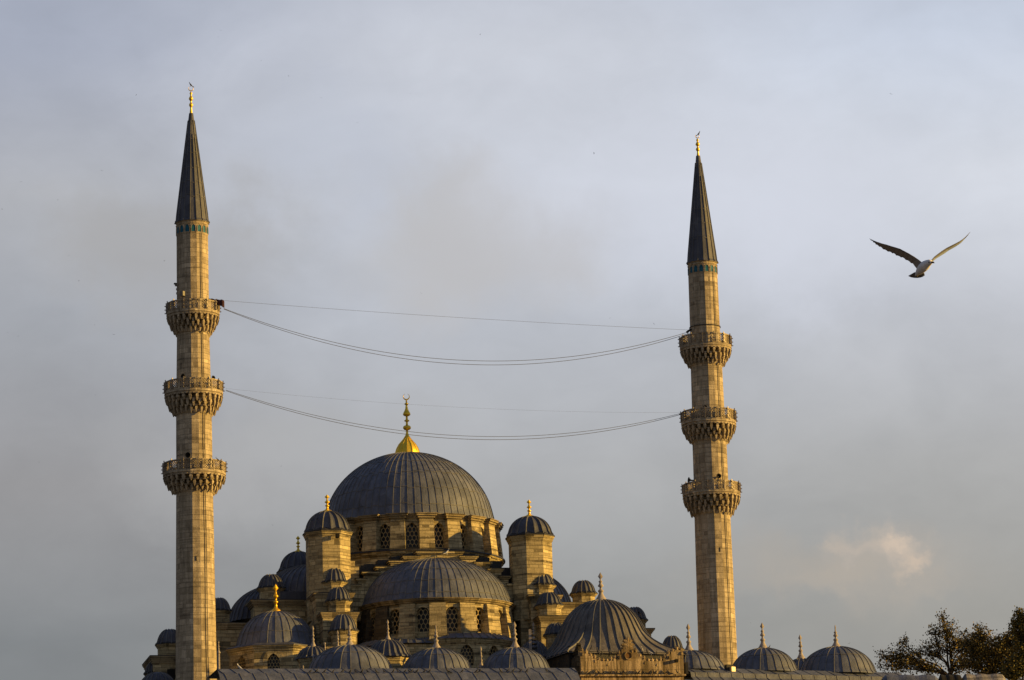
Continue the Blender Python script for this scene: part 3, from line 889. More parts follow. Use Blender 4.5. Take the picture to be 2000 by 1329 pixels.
small_turret(mosque, 1313, Yof(1313, 10.0), 1242, 1268, 24, 1300, name='flank_turret')
wallbox(mosque, 1288, 1336, 1290, Yof(1312, 11.5), 3.0, 'right_gallery', ch=.3, co=.2)
# lit shelf right of the dark recess
wallbox(mosque, 1016, 1040, 1172, Yof(1028, 10.4), 1.5, 'right_gallery', corn=False)
# far left flank beyond the minaret
small_turret(mosque, 332, Yof(332, 3.0), 1229, 1257, 30, 1284, name='flank_turret', hb=.84)
wallbox(mosque, 300, 400, 1282, Yof(350, 5.0), 6.0, 'left_gallery', ch=.6, co=.3)
small_turret(mosque, 302, Yof(302, 4.0), 1293, 1315, 22, 1340, name='flank_turret')
AXF = Ax(308, 1350, Yof(308, 10)); dome(mosque, AXF, 38, 1350, 1313, 20, 'low_side_dome', mats=[M_lead2, M_rib])
mb = MB(); p = P(334, 1316, Yof(350, 5.0) - .6); mb.box(p.x, p.y, p.z - .5, p.z + .35, .32, .3, TH, 0); mb.build('window', [M_dark], mosque)
# low prayer hall body
zh = P(850, 1300, Yof(850, 9)).z
mb = MB(); c = Vector((OX, OY, 0)) + NV * 1.0 + WV * 1.0
mb.box(c.x, c.y, ZG, zh, 15.5, 10, TH, 0); mb.build('prayer_hall_body', [M_stone], mosque)

# ============================================================ MINARETS
def balcony(root, ax, hw, vt, vb, vc, Rsh, style, ph, name='balcony'):
    R = ax.m(hw); zt = ax.z(vt, R); zb_ = ax.z(vb, R); zc = ax.z(vc, Rsh)
    n = 16; mb = MB()
    # floor slab and rim mouldings
    rim = (zt - zb_) * .28
    lathe(mb, ax.x, ax.y, [(Rsh, zb_ + .05), (R - .15, zb_ + .05), (R + .03, zb_ + .02), (R + .05, zb_ - rim * .45), (R - .03, zb_ - rim * .6), (R - .0, zb_ - rim * .75), (R - .02, zb_ - rim), (Rsh, zb_ - rim)], 32, ph, 0, False)
    zq = zb_ - rim; H = zq - zc
    tiers = 3
    for i in range(44):
        a = ph + 2 * PI * i / 44; mb.box(ax.x + math.sin(a) * (R - .05), ax.y - math.cos(a) * (R - .05), zq - H * .07, zq, R * .035, .09, a, 0, taper=1.0)
    for k in range(tiers):
        f0, f1 = k / tiers, (k + 1) / tiers
        ro = R * .985 - (R * .985 - Rsh * 1.03) * f0 ** 1.15
        rn = R * .985 - (R * .985 - Rsh * 1.03) * f1 ** 1.15
        za, zb2_ = zq - H * f0, zq - H * f1
        ri = rn - .16
        lathe(mb, ax.x, ax.y, [(ro, za), (ro, za - H * .05), (ro - .12, za - H * .07)], 32, ph + (PI / 32 if k % 2 else 0), 0, False)
        rk = max(Rsh * 1.01, ro - .45); rk2 = max(Rsh * 1.01, rn - .30); lathe(mb, ax.x, ax.y, [(ro - .12, za - H * .07), (rk, za - H * .09), (rk2, zb2_)], 32, ph, 1, False)  # recess behind the pendants: shade of the voids painted as darker stone
        # pendants (stalactite drops)
        cnt = 26; wd = 2 * PI * ro / cnt * .22
        for i in range(cnt):
            a = ph + 2 * PI * (i + (.5 if k % 2 else 0)) / cnt + random.uniform(-.012, .012)
            sx, sy = math.sin(a), -math.cos(a); tx, ty = math.cos(a), math.sin(a)
            L = H / tiers * random.uniform(1.25, 1.7)
            def q(r, s_, z): return (ax.x + sx * r + tx * s_, ax.y + sy * r + ty * s_, z)
            r1 = ro + .03; r0 = ro - .30
            mb.hexa([q(r1 - .11, -wd * .22, za - L), q(r1 - .11, wd * .22, za - L), q(r1 - .16, wd * .22, za - L), q(r1 - .16, -wd * .22, za - L),
                     q(r1, -wd, za - L * .45), q(r1, wd, za - L * .45), q(r0, wd, za - L * .45), q(r0, -wd, za - L * .45)])
            mb.hexa([q(r1, -wd, za - L * .45), q(r1, wd, za - L * .45), q(r0, wd, za - L * .45), q(r0, -wd, za - L * .45),
                     q(r1, -wd * .55, za - .02), q(r1, wd * .55, za - .02), q(r0, wd * .55, za - .02), q(r0, -wd * .55, za - .02)])
    # collar under the corbels
    lathe(mb, ax.x, ax.y, [(Rsh * 1.03, zc + .1), (Rsh * 1.06, zc), (Rsh * 1.05, zc - .14), (Rsh * 1.0, zc - .2)], 32, ph, 0, True)
    body = mb.build(name, [M_min, M_trim], root)
    # parapet: posts, rails and pierced panels
    mb = MB(); Hp = zt - zb_
    for i in range(n):
        a0 = ph + 2 * PI * i / n; a1 = ph + 2 * PI * (i + 1) / n
        A = Vector(pt(ax.x, ax.y, R, a0, 0)); B = Vector(pt(ax.x, ax.y, R, a1, 0)); L = (B - A).length; X = (B - A) / L; N = Vector((X.y, -X.x, 0))
        def hx(x0, x1, za, zb3, d0, d1, sh=0.0):
            A0 = A + X * x0; A1 = A + X * x1
            pts = []
            for zz, s_ in ((za, 0), (zb3, sh)):
                for pp, dd in ((A0, d0), (A1, d0), (A1, d1), (A0, d1)):
                    v_ = pp + N * dd + X * s_; pts.append((v_.x, v_.y, zz))
            mb.hexa(pts)
        pwid = L * (.20 if style == 'wide' else .075)
        hx(-.02, pwid, zb_, zt, .05, -.14); hx(L - pwid, L + .02, zb_, zt, .05, -.14)
        hx(pwid, L - pwid, zt - Hp * .10, zt, .04, -.13); hx(pwid, L - pwid, zb_, zb_ + Hp * .13, .04, -.13)
        x0, x1 = pwid, L - pwid; za, zb3 = zb_ + Hp * .13, zt - Hp * .10
        # interlaced diagonal tracery
        cell = (zb3 - za) / 3.5; tk = cell * .30
        nn = int((x1 - x0 + (zb3 - za)) / cell) + 1
        for s_ in (1, -1):
            for j in range(-nn, nn + 1):
                xs = x0 + j * cell if s_ == 1 else x1 - j * cell
                # clip the diagonal to the panel
                t0, t1 = 0.0, (zb3 - za)
                if s_ == 1:
                    t0 = max(t0, x0 - xs); t1 = min(t1, x1 - tk - xs)
                else:
                    t0 = max(t0, xs - x1 + tk); t1 = min(t1, xs - x0)
                if t1 - t0 < .04: continue
                dd = 0.0 if s_ == 1 else -.004
                hx(xs + s_ * t0, xs + s_ * t0 + tk, za + t0, za + t1, dd, -.075, sh=s_ * (t1 - t0))
        # solid thin back for the half open work
    par = mb.build('parapet', [M_min], body)
    # lamp brackets hung round the parapet
    cnt = 14
    for i in range(cnt):
        a = ph + 2 * PI * (i + .5) / cnt; sx, sy = math.sin(a), -math.cos(a)
        mb = MB(); r = R + .07; mb.box(ax.x + sx * r, ax.y + sy * r, zb_ + .12, zt + .10, .035, .035, a, 0)
        for q in range(3):
            z = zb_ + Hp * (.14 + .34 * q); mb.box(ax.x + sx * (r + .07), ax.y + sy * (r + .07), z, z + .07, .035, .07, a, 0)
        mb.build('lamp_bracket', [M_metal], body)
    return body, zt, zb_


def minaret(label, Y, cone, band, bals, shafts, lean, ph, finv, u0v0):
    uc = lambda v: u0v0[0] + (v - u0v0[1]) * lean
    ax = Ax(uc(900), 900, Y)
    root = thing('minaret', (ax.x, ax.y, ZG), label, 'minaret', 'pair of minarets')
    # shaft segments between balconies, 16 facets
    k = 0
    for (va, ra, vb, rb) in shafts:
        mb = MB(); Ra_, Rb_ = ax.m(ra), ax.m(rb)
        za = ax.z(va, Ra_); zb_ = ax.z(vb, Rb_) if vb < 1400 else ZG
        K = 6; pr = [(Rb_ + (Ra_ - Rb_) * i / K, zb_ + (za - zb_) * i / K) for i in range(K + 1)]
        if vb >= 1400: pr = [(Rb_ * 1.05, zb_)] + [(Rb_ + (Ra_ - Rb_) * i / K, ax.z(1330, Rb_) + (za - ax.z(1330, Rb_)) * i / K) for i in range(K + 1)]
        lathe(mb, ax.x, ax.y, pr, 16, ph, 0, False)
        # conduit running down the sunny side
        a = ph + 2 * PI * 1.28 / 16 + R_(8)
        for da, rr in ((0, .022), (R_(6), .018)):
            tubeline(mb, [pt(ax.x, ax.y, r * .985 + .015, a + da + .01 * math.sin(i * 1.7), z) for i, (r, z) in enumerate(pr)], rr, 5, 1)
        mb.build('shaft', [M_min, M_iron], root); k += 1
    for (hw, vt, vb, vc, rs, style) in bals: balcony(root, ax, hw, vt, vb, vc, ax.m(rs), style, ph)
    # tile band
    vb0, vb1, rbx = band; Rb_ = ax.m(rbx); z0_, z1_ = ax.z(vb1, Rb_), ax.z(vb0, Rb_)
    mb = MB(); lathe(mb, ax.x, ax.y, [(Rb_, z0_ - .1), (Rb_ + .03, z0_), (Rb_ + .03, z0_ + .05), (Rb_, z0_ + .06), (Rb_, z1_)], 16, ph, 0, False)
    cR = ax.m(cone[2]); zce = ax.z(cone[1], cR)
    lathe(mb, ax.x, ax.y, [(Rb_ * .99, z1_ - .15), (Rb_ + .06, z1_ - .05), (cR - .12, zce - .22), (cR - .1, zce - .12), (cR - .02, zce - .06), (cR - .02, zce)], 32, ph, 0, False)
    bd = mb.build('tile_band', [M_min], root)
    for i in range(16):
        a0 = ph + 2 * PI * (i + .5) / 16; sx, sy = math.sin(a0), -math.cos(a0); tx, ty = math.cos(a0), math.sin(a0)
        rr = Rb_ * math.cos(PI / 16)
        hgt = z1_ - z0_; w_ = 2 * Rb_ * math.sin(PI / 16) * .66
        ol = arch_pts(w_, z0_ + hgt * .06, z0_ + hgt * .50, 'pointed', 4); m2 = MB()
        q = lambda x, z, d: (ax.x + sx * (rr + d) + tx * x, ax.y + sy * (rr + d) + ty * x, z)
        m2.add([q(x, z, .012) for x, z in ol], [tuple(range(len(ol)))], 0)
        for (a_, b_) in zip(ol, ol[1:]):
            A2_ = [(p_[0] * 1.22, z0_ + hgt * .5 + (p_[1] - z0_ - hgt * .5) * 1.12) for p_ in (a_, b_)]
            m2.quad(q(a_[0], a_[1], .05), q(b_[0], b_[1], .05), q(A2_[1][0], A2_[1][1], .05), q(A2_[0][0], A2_[0][1], .05), 1)
            m2.quad(q(a_[0], a_[1], .012), q(b_[0], b_[1], .012), q(b_[0], b_[1], .05), q(a_[0], a_[1], .05), 1)
            m2.quad(q(A2_[0][0], A2_[0][1], .05), q(A2_[1][0], A2_[1][1], .05), q(A2_[1][0], A2_[1][1], -.02), q(A2_[0][0], A2_[0][1], -.02), 1)
        m2.build('tile_panel', [M_tile, M_min], bd)
    # lead spire
    zt_ = ax.z(cone[0], 0); mb = MB(); rt = ax.m(4.2)
    pr = [(cR + .03, zce - .03), (cR + .04, zce + .03), (cR * .955, zce + .18), (cR * .915, zce + .8)]
    for i in range(1, 15):
        f = i / 14; pr.append((cR * .915 + (rt - cR * .915) * f, zce + .8 + (zt_ - zce - .8) * f))
    lathe(mb, ax.x, ax.y, pr, 16, ph, 0, False); ribs(mb, ax.x, ax.y, pr, 16, ph, .055, .055, 1, minr=.2)
    seams(mb, ax.x, ax.y, pr, 16, ph, (.3, .42, .54, .66, .78, .9), 1, wd=.05, h=.025)
    sp = mb.build('spire', [M_lead2, M_rib], root)
    finial(sp, ax, finv[0], finv[1], finv[2], 'crescent', z0=zt_ - .15)
    return root, ax


PHL = R_(-1.7); PHR = R_(2.7)
ml, AL = minaret('nearer left minaret with a dark netting bundle on its top balcony', 300.0, (222, 428.5, 33.3), (434, 453, 31.3),
                 [(51.3, 583, 604, 643, 32, 'wide'), (56.5, 737, 759, 801, 35, 'fine'), (60.5, 895, 917, 955, 36, 'fine')],
                 [(448, 31.3, 600, 31.8), (640, 32, 752, 34), (798, 35, 912, 35.6), (950, 36, 1500, 40)], .0091, PHL, (222, 168, 4.4), (373.3, 222))
mr, AR = minaret('farther right minaret with cables clamped to a ring above its top balcony', 318.0, (305, 508, 30.2), (513, 531, 28.8),
                 [(50, 649, 670, 706, 31, 'wide'), (53, 795, 818, 855, 33.5, 'fine'), (55.7, 937, 957, 997, 35, 'fine')],
                 [(525, 28.9, 668, 29.8), (702, 31, 812, 32), (852, 33.5, 952, 34), (992, 35, 1500, 38)], .0396, PHR, (305, 262, 4.4), (1363.5, 305))


# slits
def slit(root, ax, u, v, rpx):
    R = ax.m(rpx); xx = (u - 0) ; p = P(u, v, ax.Y)
    s_ = max(-.95, min(.95, (p.x - ax.x) / R)); a = math.asin(s_); mb = MB()
    z = ax.z(v, R); q = pt(ax.x, ax.y, R * .985 - .05, a, z); mb.box(q[0], q[1], z - .20, z + .20, .045, .08, a, 0)
    mb.build('slit_window', [M_dark], root)


for (u, v) in ((386.5, 1091), (386.5, 1185), (388, 1308)): slit(ml, AL, u, v, 37.5)
slit(mr, AR, 1404, 1074, 35.5)
mb = MB(); Rr = AR.m(30.5)
zr_ = AR.z(634, Rr); lathe(mb, AR.x, AR.y, [(Rr, zr_ - .035), (Rr + .03, zr_ - .03), (Rr + .03, zr_ + .03), (Rr, zr_ + .035)], 32, 0, 0, True)
mb.build('cable_ring', [M_iron], mr)


# loudspeakers
def horn(u, v, Y, d, r, L, label, white=False):
    p = P(u, v, Y); d = Vector(d).normalized(); mb = MB(); prev = None
    up = Vector((0, 0, 1)); s_ = d.cross(up).normalized(); t_ = s_.cross(d); n = 14
    for (f, rr) in ((-1.0, .28), (-.75, .3), (-.7, .2), (-.4, .3), (-.1, .7), (0, 1.0), (.02, .98), (-.12, .6), (-.5, .15)):
        ring = [tuple(p + d * (f * L) + (s_ * math.cos(2 * PI * q / n) + t_ * math.sin(2 * PI * q / n)) * rr * r) for q in range(n)]
        if prev: mb.add(prev + ring, [(q, (q + 1) % n, n + (q + 1) % n, n + q) for q in range(n)], 1 if f in (-.12, -.5) else 0, True)
        prev = ring
    # bracket post to the parapet
    mb.box(p.x - d.x * L * .8, p.y - d.y * L * .8, p.z - r * 1.6, p.z, .03, .03, 0, 0)
    o = mb.build('horn_loudspeaker', [M_horn, M_dark])
    tag(o, label, 'loudspeaker', 'horn loudspeakers on the minaret balconies')


def front(ax, hw): return ax.Y - ax.m(hw) * .75


horn(367, 889, front(AL, 60), (-.1, -1, 0), AL.m(5.5), .5, 'black round horn loudspeaker on the lowest balcony of the left minaret')
horn(1404, 930, front(AR, 55), (.15, -1, 0), AR.m(5), .45, 'black round horn loudspeaker facing out over the lowest balcony of the right minaret')
horn(1345, 938, AR.Y - .5, (-1, -.3, .1), AR.m(6), .5, 'horn loudspeaker pointing left on the lowest balcony of the right minaret')
horn(357, 735, front(AL, 56), (-.5, -1, .2), AL.m(5), .4, 'pale horn loudspeaker above the middle balcony rail at the left of the left minaret')
horn(417, 738, AL.Y - .6, (.7, -.8, .2), AL.m(4.5), .4, 'small horn loudspeaker by the sunlit side of the middle balcony on the left minaret')
horn(1377, 795, front(AR, 53), (-.1, -1, .2), AR.m(4), .35, 'small horn loudspeaker on the middle balcony rail of the right minaret')
# camera mast left of the top shaft
mb = MB(); Ym = AL.Y - .3
a_ = P(348.5, 592, Ym); b_ = P(347, 572, Ym); c_ = P(346, 556, Ym)
tubeline(mb, [a_, b_, c_], .05, 6, 0)
for (u, v, r) in ((345, 557, 4), (347, 565, 3.4), (347, 573, 3)):
    q = P(u, v, Ym); mb.box(q.x, q.y, q.z - .09, q.z + .09, r * .026, .16, .5, 1)
q = P(343.5, 554.5, Ym); mb.box(q.x, q.y, q.z - .06, q.z + .05, .16, .12, .3, 0)
tag(mb.build('lamp_mast', [M_iron, M_metal]), 'short mast with pale lamps beside the shaft above the left minaret top balcony', 'lamp mast')
mb = MB(); q = P(356, 574, AL.Y - AL.m(31)); mb.box(q.x, q.y, q.z - .2, q.z + .2, .2, .12, -.7, 0)
tag(mb.build('junction_box', [M_horn]), 'grey square box on the dark side of the left minaret just above the top balcony', 'box')
# netting bundle
mb = MB(); YB = AL.Y - .4
pts = [P(408 + 30 * i / 10, 585 + 5 * (i / 10) + .7 * math.sin(i * 2.1), YB - .3 * i / 10) for i in range(11)]
for j in range(10):
    A, B = pts[j], pts[j + 1]; h0 = AL.m(3.2 + 5 * (j / 10)); h1 = AL.m(3.2 + 5 * ((j + 1) / 10))
    if j > 7: h0 *= 1.1; h1 *= 1.1
    w0 = .22 + .05 * math.sin(j * 3); w1 = .22 + .05 * math.sin((j + 1) * 3)
    mb.hexa([(A.x, A.y - w0, A.z - h0 * 1.3), (B.x, B.y - w1, B.z - h1 * 1.3), (B.x, B.y + w1, B.z - h1 * 1.2), (A.x, A.y + w0, A.z - h0 * 1.2),
             (A.x, A.y - w0 * .8, A.z + h0 * .4), (B.x, B.y - w1 * .8, B.z + h1 * .25), (B.x, B.y + w1, B.z + h1 * .2), (A.x, A.y + w0, A.z + h0 * .3)])
tag(mb.build('rolled_netting', [M_cloth]), 'dark red roll of netting sticking out from the left minaret top balcony', 'netting roll')


# cables
def cable(u0, v0, Y0, u1, v1, Y1, umid, vmid, r, label, grp):
    A, B = P(u0, v0, Y0), P(u1, v1, Y1); n = 60; f = (umid - u0) / (u1 - u0)
    # place the sag so that the curve passes the low point
    Ym = Y0 + (Y1 - Y0) * f; zm = P(umid, vmid, Ym).z; zl = A.z + (B.z - A.z) * f; k = (zl - zm) / (4 * f * (1 - f))
    pts = []
    for i in range(n + 1):
        t_ = i / n; p = A.lerp(B, t_); p.z -= 4 * k * t_ * (1 - t_); pts.append(p)
    mb = MB(); tubeline(mb, pts, r, 5, 0)
    o = mb.build('cable', [M_cable]); tag(o, label, 'cable', grp)


gA = 'cables strung between the minarets'
YL0 = AL.Y - .8; YR0 = AR.Y - .8
cable(438, 587.5, YL0, 1347, 645, YR0, 900, 622, .011, 'nearly straight topmost cable running from the netting roll to the right minaret', gA)
cable(437, 603, YL0, 1344, 649, YR0, 900, 705, .022, 'upper of the two sagging cables hung between the top balconies', gA)
cable(437, 604, YL0, 1347, 651, YR0, 930, 713.5, .022, 'lower of the two sagging cables hung between the top balconies', gA)
cable(441, 762, YL0, 1333, 807, YR0, 900, 852.5, .020, 'upper of the two sagging cables hung between the middle balconies', gA)
cable(441, 763.5, YL0, 1333, 809, YR0, 930, 859.5, .022, 'lower of the two sagging cables hung between the middle balconies', gA)
cable(441, 759, YL0, 1333, 806, YR0, 880, 796, .005, 'very faint straight cable above the sagging pair at the middle balconies', gA)
# terminal clamp
mb = MB(); tubeline(mb, [P(1341, 650, YR0), P(1346, 646, YR0), P(1350, 644, AR.Y - 1.0)], .11, 8, 0)
tag(mb.build('cable_clamp', [M_iron]), 'black clamp tying the upper cables to the right minaret', 'clamp')

# ============================================================ COURTYARD ARCADE
YA0 = 290.0; xA = P(800, 1306, YA0).x
def YA(x, tl_=math.tan(TH)): return YA0 + (x - xA) * tl_
ZR = P(800, 1306, YA0).z
arc = thing('courtyard_arcade', (xA, YA0 + 3, ZG), 'lead roofed arcade with a row of low domes left of the gateway', 'arcade')


def arcade_roof(root, u0, u1, Yline, zr, ang, nstep, back=9.0, prof=((0, 0), (1.05, .50), (3.4, 2.1)), sp=1.12, endcurve=True, mats_=None):
    X = Vector((math.cos(ang), math.sin(ang), 0)); N = Vector((math.sin(ang), -math.cos(ang), 0))
    p0 = P(u0, 1308, Yline(u0)); p1 = P(u1, 1308, Yline(u1)); L = (Vector((p1.x, p1.y, 0)) - Vector((p0.x, p0.y, 0))).length
    o = Vector((p0.x, p0.y, 0)); mb = MB()
    def q(s_, a, d): 
        v_ = o + X * s_ + N * a; return (v_.x, v_.y, zr - d)
    ns = max(2, int(L / .6)); fullp = [(-back, -.05)] + list(prof)
    def sag(s_, a):      # slight waviness of old lead
        return .012 * math.sin(s_ * .9 + a) + .006 * math.sin(s_ * 2.3 + a * 2)
    vs = []; fs = []
    for i in range(ns + 1):
        s_ = L * i / ns
        for (a, d) in fullp: vs.append(q(s_, a, d + sag(s_, a)))
    K = len(fullp)
    for i in range(ns):
        for k in range(K - 1): fs.append((i * K + k, (i + 1) * K + k, (i + 1) * K + k + 1, i * K + k + 1))
    mb.add(vs, fs, 0, False)
    # seams
    for band in range(len(prof) - 1):
        (a0, d0), (a1, d1) = prof[band], prof[band + 1]
        n = int(L / sp); offs = 0.0 if band == 0 else sp * .45
        for i in range(n + 1):
            s_ = i * sp + offs + random.uniform(-.07, .07)
            if s_ > L: continue
            pts = []
            for f in (0, .25, .5, .75, 1):
                ss = s_ + (.35 if band == 0 else .15) * (a1 - a0) * f
                pts.append(Vector(q(ss, a0 + (a1 - a0) * f, d0 + (d1 - d0) * f - .012)))
            tubeline(mb, pts, .034, 5, 1)
    r = mb.build('roof', mats_ or [M_lead, M_rib], root)
    mb = MB(); aw = prof[-1][0] - .4; zt_ = zr - prof[-1][1] - .1
    c = o + X * (L / 2) + N * ((aw - back) / 2)
    mb.box(c.x, c.y, ZG, zt_, L / 2 - .05, (aw + back) / 2, ang, 0)
    mb.build('wall', [M_stone], root)
    return q


uY = lambda u: YA(P(u, 1306, 290).x)
qL = arcade_roof(arc, 424, 1122, uY, ZR, TH, 60, back=7.0)


def arcade_dome(root, u, vap, hw, vfin, Ydome, zr, nr=26, kind='stone', fr=10.5, mats=None, ph=.06, foot=1.07, hp=None):
    ax = Ax(u, 1306, Ydome); 
    d, z0_, z1_ = dome(root, ax, hw, 1306, vap, nr, 'dome', ph, flare=.07, z0=zr - .02, rw=.08, rh=.055, mats=mats or [M_lead, M_rib], levels=(.5,), m=18)
    finial(d, ax, vap, vfin, fr, kind, z0=z1_ - .06)
    return ax


arcade_dome(arc, 684, 1260, 82, 1221, uY(684) + 3.5, ZR)
arcade_dome(arc, 853, 1266, 67, 1221, uY(853) + 2.9, ZR, kind='spike')
arcade_dome(arc, 1007, 1265, 66, 1214, uY(1007) + 2.9, ZR, nr=26)
small_turret(arc, 758.5, uY(758) + 7.2, 1250, 1281, 45, 1320, name='domed_turret', ribsn=24, cup_k=.93, hb=.9, fin=(1250, 1210, 6, 'stone'))
small_turret(arc, 612, uY(612) + 7, 1263, 1284, 33, 1320, name='domed_turret', ribsn=20, cup_k=.92, hb=.88, fin=(1264, 1222, 6, 'stone'))
small_turret(arc, 1043, uY(1043) + 10.5, 1252, 1282, 30, 1320, name='domed_turret', ribsn=20, cup_k=.92, hb=.88, fin=(1253, 1215, 5, 'stone'))
# loose stone spears standing between the domes
for (u, v0, v1, Yo, r) in ((635, 1278, 1254, 7, 5), (660, 1268, 1231, 7.4, 5.5), (612, 1305, 1277, 4.5, 5), (940, 1304, 1262, 6, 6), (427, 1275, 1252, 6, 4), (592, 1311, 1300, .7, 5)):
    ax = Ax(u, v0, uY(u) + Yo); o = finial(arc, ax, v0 + 1, v1, r, 'stone', name='stone_finial')
    mb = MB(); lathe(mb, ax.x, ax.y, [(ax.m(r) * .7, ax.z(v0 + 40)), (ax.m(r) * .6, ax.z(v0))], 10, 0, 0, True); mb.build('finial_post', [M_fin], o)
# tall fluted chimney-like stone beside the small back dome
mb = MB(); axp = Ax(1036, 1260, uY(1036) + 8.5)
mb.box(axp.x, axp.y, axp.z(1300), axp.z(1230), axp.m(3.0), axp.m(4), 0, 0, taper=.9)
for i in range(7):
    z = axp.z(1240 + i * 8.5); mb.box(axp.x + axp.m(7.5), axp.y, z - axp.m(3), z, axp.m(4.5), .3, .2, 1)
mb.build('stone_stack', [M_fin, M_iron], arc)

# ============================================================ GATE
YG = 291.5 + 3.0
gy = lambda u: YG + (P(u, 1290, YG).x - P(1134, 1290, YG).x) * math.tan(TH)
pg = P(1234, 1290, gy(1234))
gate = thing('gateway', (pg.x, pg.y, ZG), 'golden streaked stone gateway with carved crest before the bell shaped dome', 'gateway')


def crest(u):
    pts = [(1134, 1260), (1142, 1266), (1152, 1271), (1164, 1279), (1180, 1285), (1196, 1282), (1208, 1273), (1216, 1262), (1222, 1256), (1227, 1253), (1232, 1256), (1239, 1262),
           (1247, 1271), (1258, 1280), (1275, 1285), (1290, 1283), (1302, 1274), (1312, 1265), (1322, 1261), (1336, 1262)]
    for (a, b_) in zip(pts, pts[1:]):
        if a[0] <= u <= b_[0]: f = (u - a[0]) / (b_[0] - a[0]); return a[1] + f * (b_[1] - a[1])
    return 1262


mb = MB(); mc = MB(); zl_ = P(1234, 1292, gy(1234)).z
N_ = 25
GD = 4.6


def palmette(mb, p, X, N, s_, h, m=0):
    ol = [(-.32, 0), (-.5, .28), (-.36, .42), (-.62, .62), (-.40, .80), (-.2, .72), (0, 1.15), (.2, .72), (.40, .80), (.62, .62), (.36, .42), (.5, .28), (.32, 0)]
    vs = []
    for d in (.16, -.16):
        for (x, z) in ol: v_ = p + X * (x * s_) + N * d + Vector((0, 0, z * h)); vs.append(tuple(v_))
    n = len(ol); cf = p + N * .22 + Vector((0, 0, .45 * h)); vs.append(tuple(cf))
    fs = [(i, (i + 1) % n, n * 2) for i in range(n)] + [(i, (i + 1) % n, n + (i + 1) % n, n + i) for i in range(n)] + [tuple(range(2 * n - 1, n - 1, -1))]
    mb.add(vs, fs, m, False)


for i in range(N_):
    u0 = 1134 + 201 * i / N_; u1 = 1134 + 201 * (i + 1) / N_; um = (u0 + u1) / 2
    A = P(u0, 1290, gy(u0)); B = P(u1, 1290, gy(u1)); vt_ = crest(um) + 9; z = P(um, vt_, gy(um)).z
    c = (A + B) / 2 - NV * .4; hw = (Vector((A.x, A.y, 0)) - Vector((B.x, B.y, 0))).length / 2
    mb.box(c.x, c.y, zl_, z, hw, .4, TH, 0)
    # moulded back edge with carved palmettes
    q = Vector((c.x, c.y, z - .04)) + NV * .18
    palmette(mc, q, WV, NV, hw * 1.5, .30 + .10 * (i % 2))
    if i % 3 == 0: palmette(mc, Vector((c.x, c.y, z - .40)) + NV * .30, WV, NV, hw * 1.1, .26)
# main wall below the crest
A = P(1134, 1292, gy(1134)); B = P(1335, 1292, gy(1335)); A.z = B.z = 0
L = (B - A).length; c = (A + B) / 2 - NV * (GD / 2)
mb.box(c.x + NV.x * .06, c.y + NV.y * .06, zl_ - 1.12, zl_, L / 2, GD / 2, TH, 0)
zl2 = zl_ - 1.02
mb.box(c.x + NV.x * .18, c.y + NV.y * .18, zl2 - .22, zl2 - .10 + .02, L / 2 + .12, GD / 2 + .05, TH, 0)
mb.box(c.x + NV.x * .02, c.y + NV.y * .02, ZG, zl2 - .23, L / 2 - .02, GD / 2, TH, 0)
gw = mb.build('wall', [M_gate], gate)
mc.build('crest', [M_gate], gate)
# side parapet returning to the back on the left
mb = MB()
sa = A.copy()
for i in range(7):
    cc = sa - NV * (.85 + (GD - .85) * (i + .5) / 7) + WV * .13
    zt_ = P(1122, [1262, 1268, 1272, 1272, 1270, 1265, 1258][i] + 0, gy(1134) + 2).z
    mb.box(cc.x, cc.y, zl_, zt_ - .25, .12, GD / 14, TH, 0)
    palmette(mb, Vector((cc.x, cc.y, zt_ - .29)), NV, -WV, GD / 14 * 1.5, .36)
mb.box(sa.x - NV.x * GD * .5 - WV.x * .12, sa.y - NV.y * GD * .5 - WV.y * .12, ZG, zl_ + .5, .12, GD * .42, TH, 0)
mb.build('side_parapet', [M_grimeshade], gate)  # flank turned from the sun: stains and shade both in the colour
# centre roundel and finial
rc = P(1227.5, 1281, gy(1227)); mb = MB(); n = 20; rr = pxm(1227, 1281, YG) * 6.2
for (ro, d0, mi) in ((rr, .02, 1), (rr * 1.3, .05, 0)):
    vs = []
    if mi == 1:
        vs = [tuple(rc + WV * (ro * math.cos(2 * PI * i / n)) + Vector((0, 0, ro * math.sin(2 * PI * i / n))) + NV * d0) for i in range(n)]
        mb.add(vs, [tuple(range(n))], 1)
    else:
        for r_, d_ in ((rr, .02), (rr, .09), (ro, .09), (ro, 0)):
            vs += [tuple(rc + WV * (r_ * math.cos(2 * PI * i / n)) + Vector((0, 0, r_ * math.sin(2 * PI * i / n))) + NV * d_) for i in range(n)]
        mb.add(vs, [(k * n + i, k * n + (i + 1) % n, (k + 1) * n + (i + 1) % n, (k + 1) * n + i) for k in range(3) for i in range(n)], 0)
M_rnd = simple('roundel_stone', (0.16, 0.085, 0.03), .9)
mb.build('roundel', [M_gate, M_rnd], gate)
mb = MB(); q = P(1227, 1262, gy(1227)) - NV * .2; z0_ = P(1227, 1262, gy(1227)).z
h = P(1227, 1244, gy(1227)).z - z0_
for (s_, zz, hh) in ((.62, z0_ - .35, .75), (.42, z0_ + .0, .7)): palmette(mb, Vector((q.x, q.y, zz)), WV, NV, s_ * 1.6, hh)
lathe(mb, q.x, q.y, [(.20, z0_ + h * .3), (.14, z0_ + h * .55), (.17, z0_ + h * .62), (.05, z0_ + h * .85), (0, z0_ + h)], 8, 0, 0, True)
mb.build('crest_finial', [M_gate], gate)
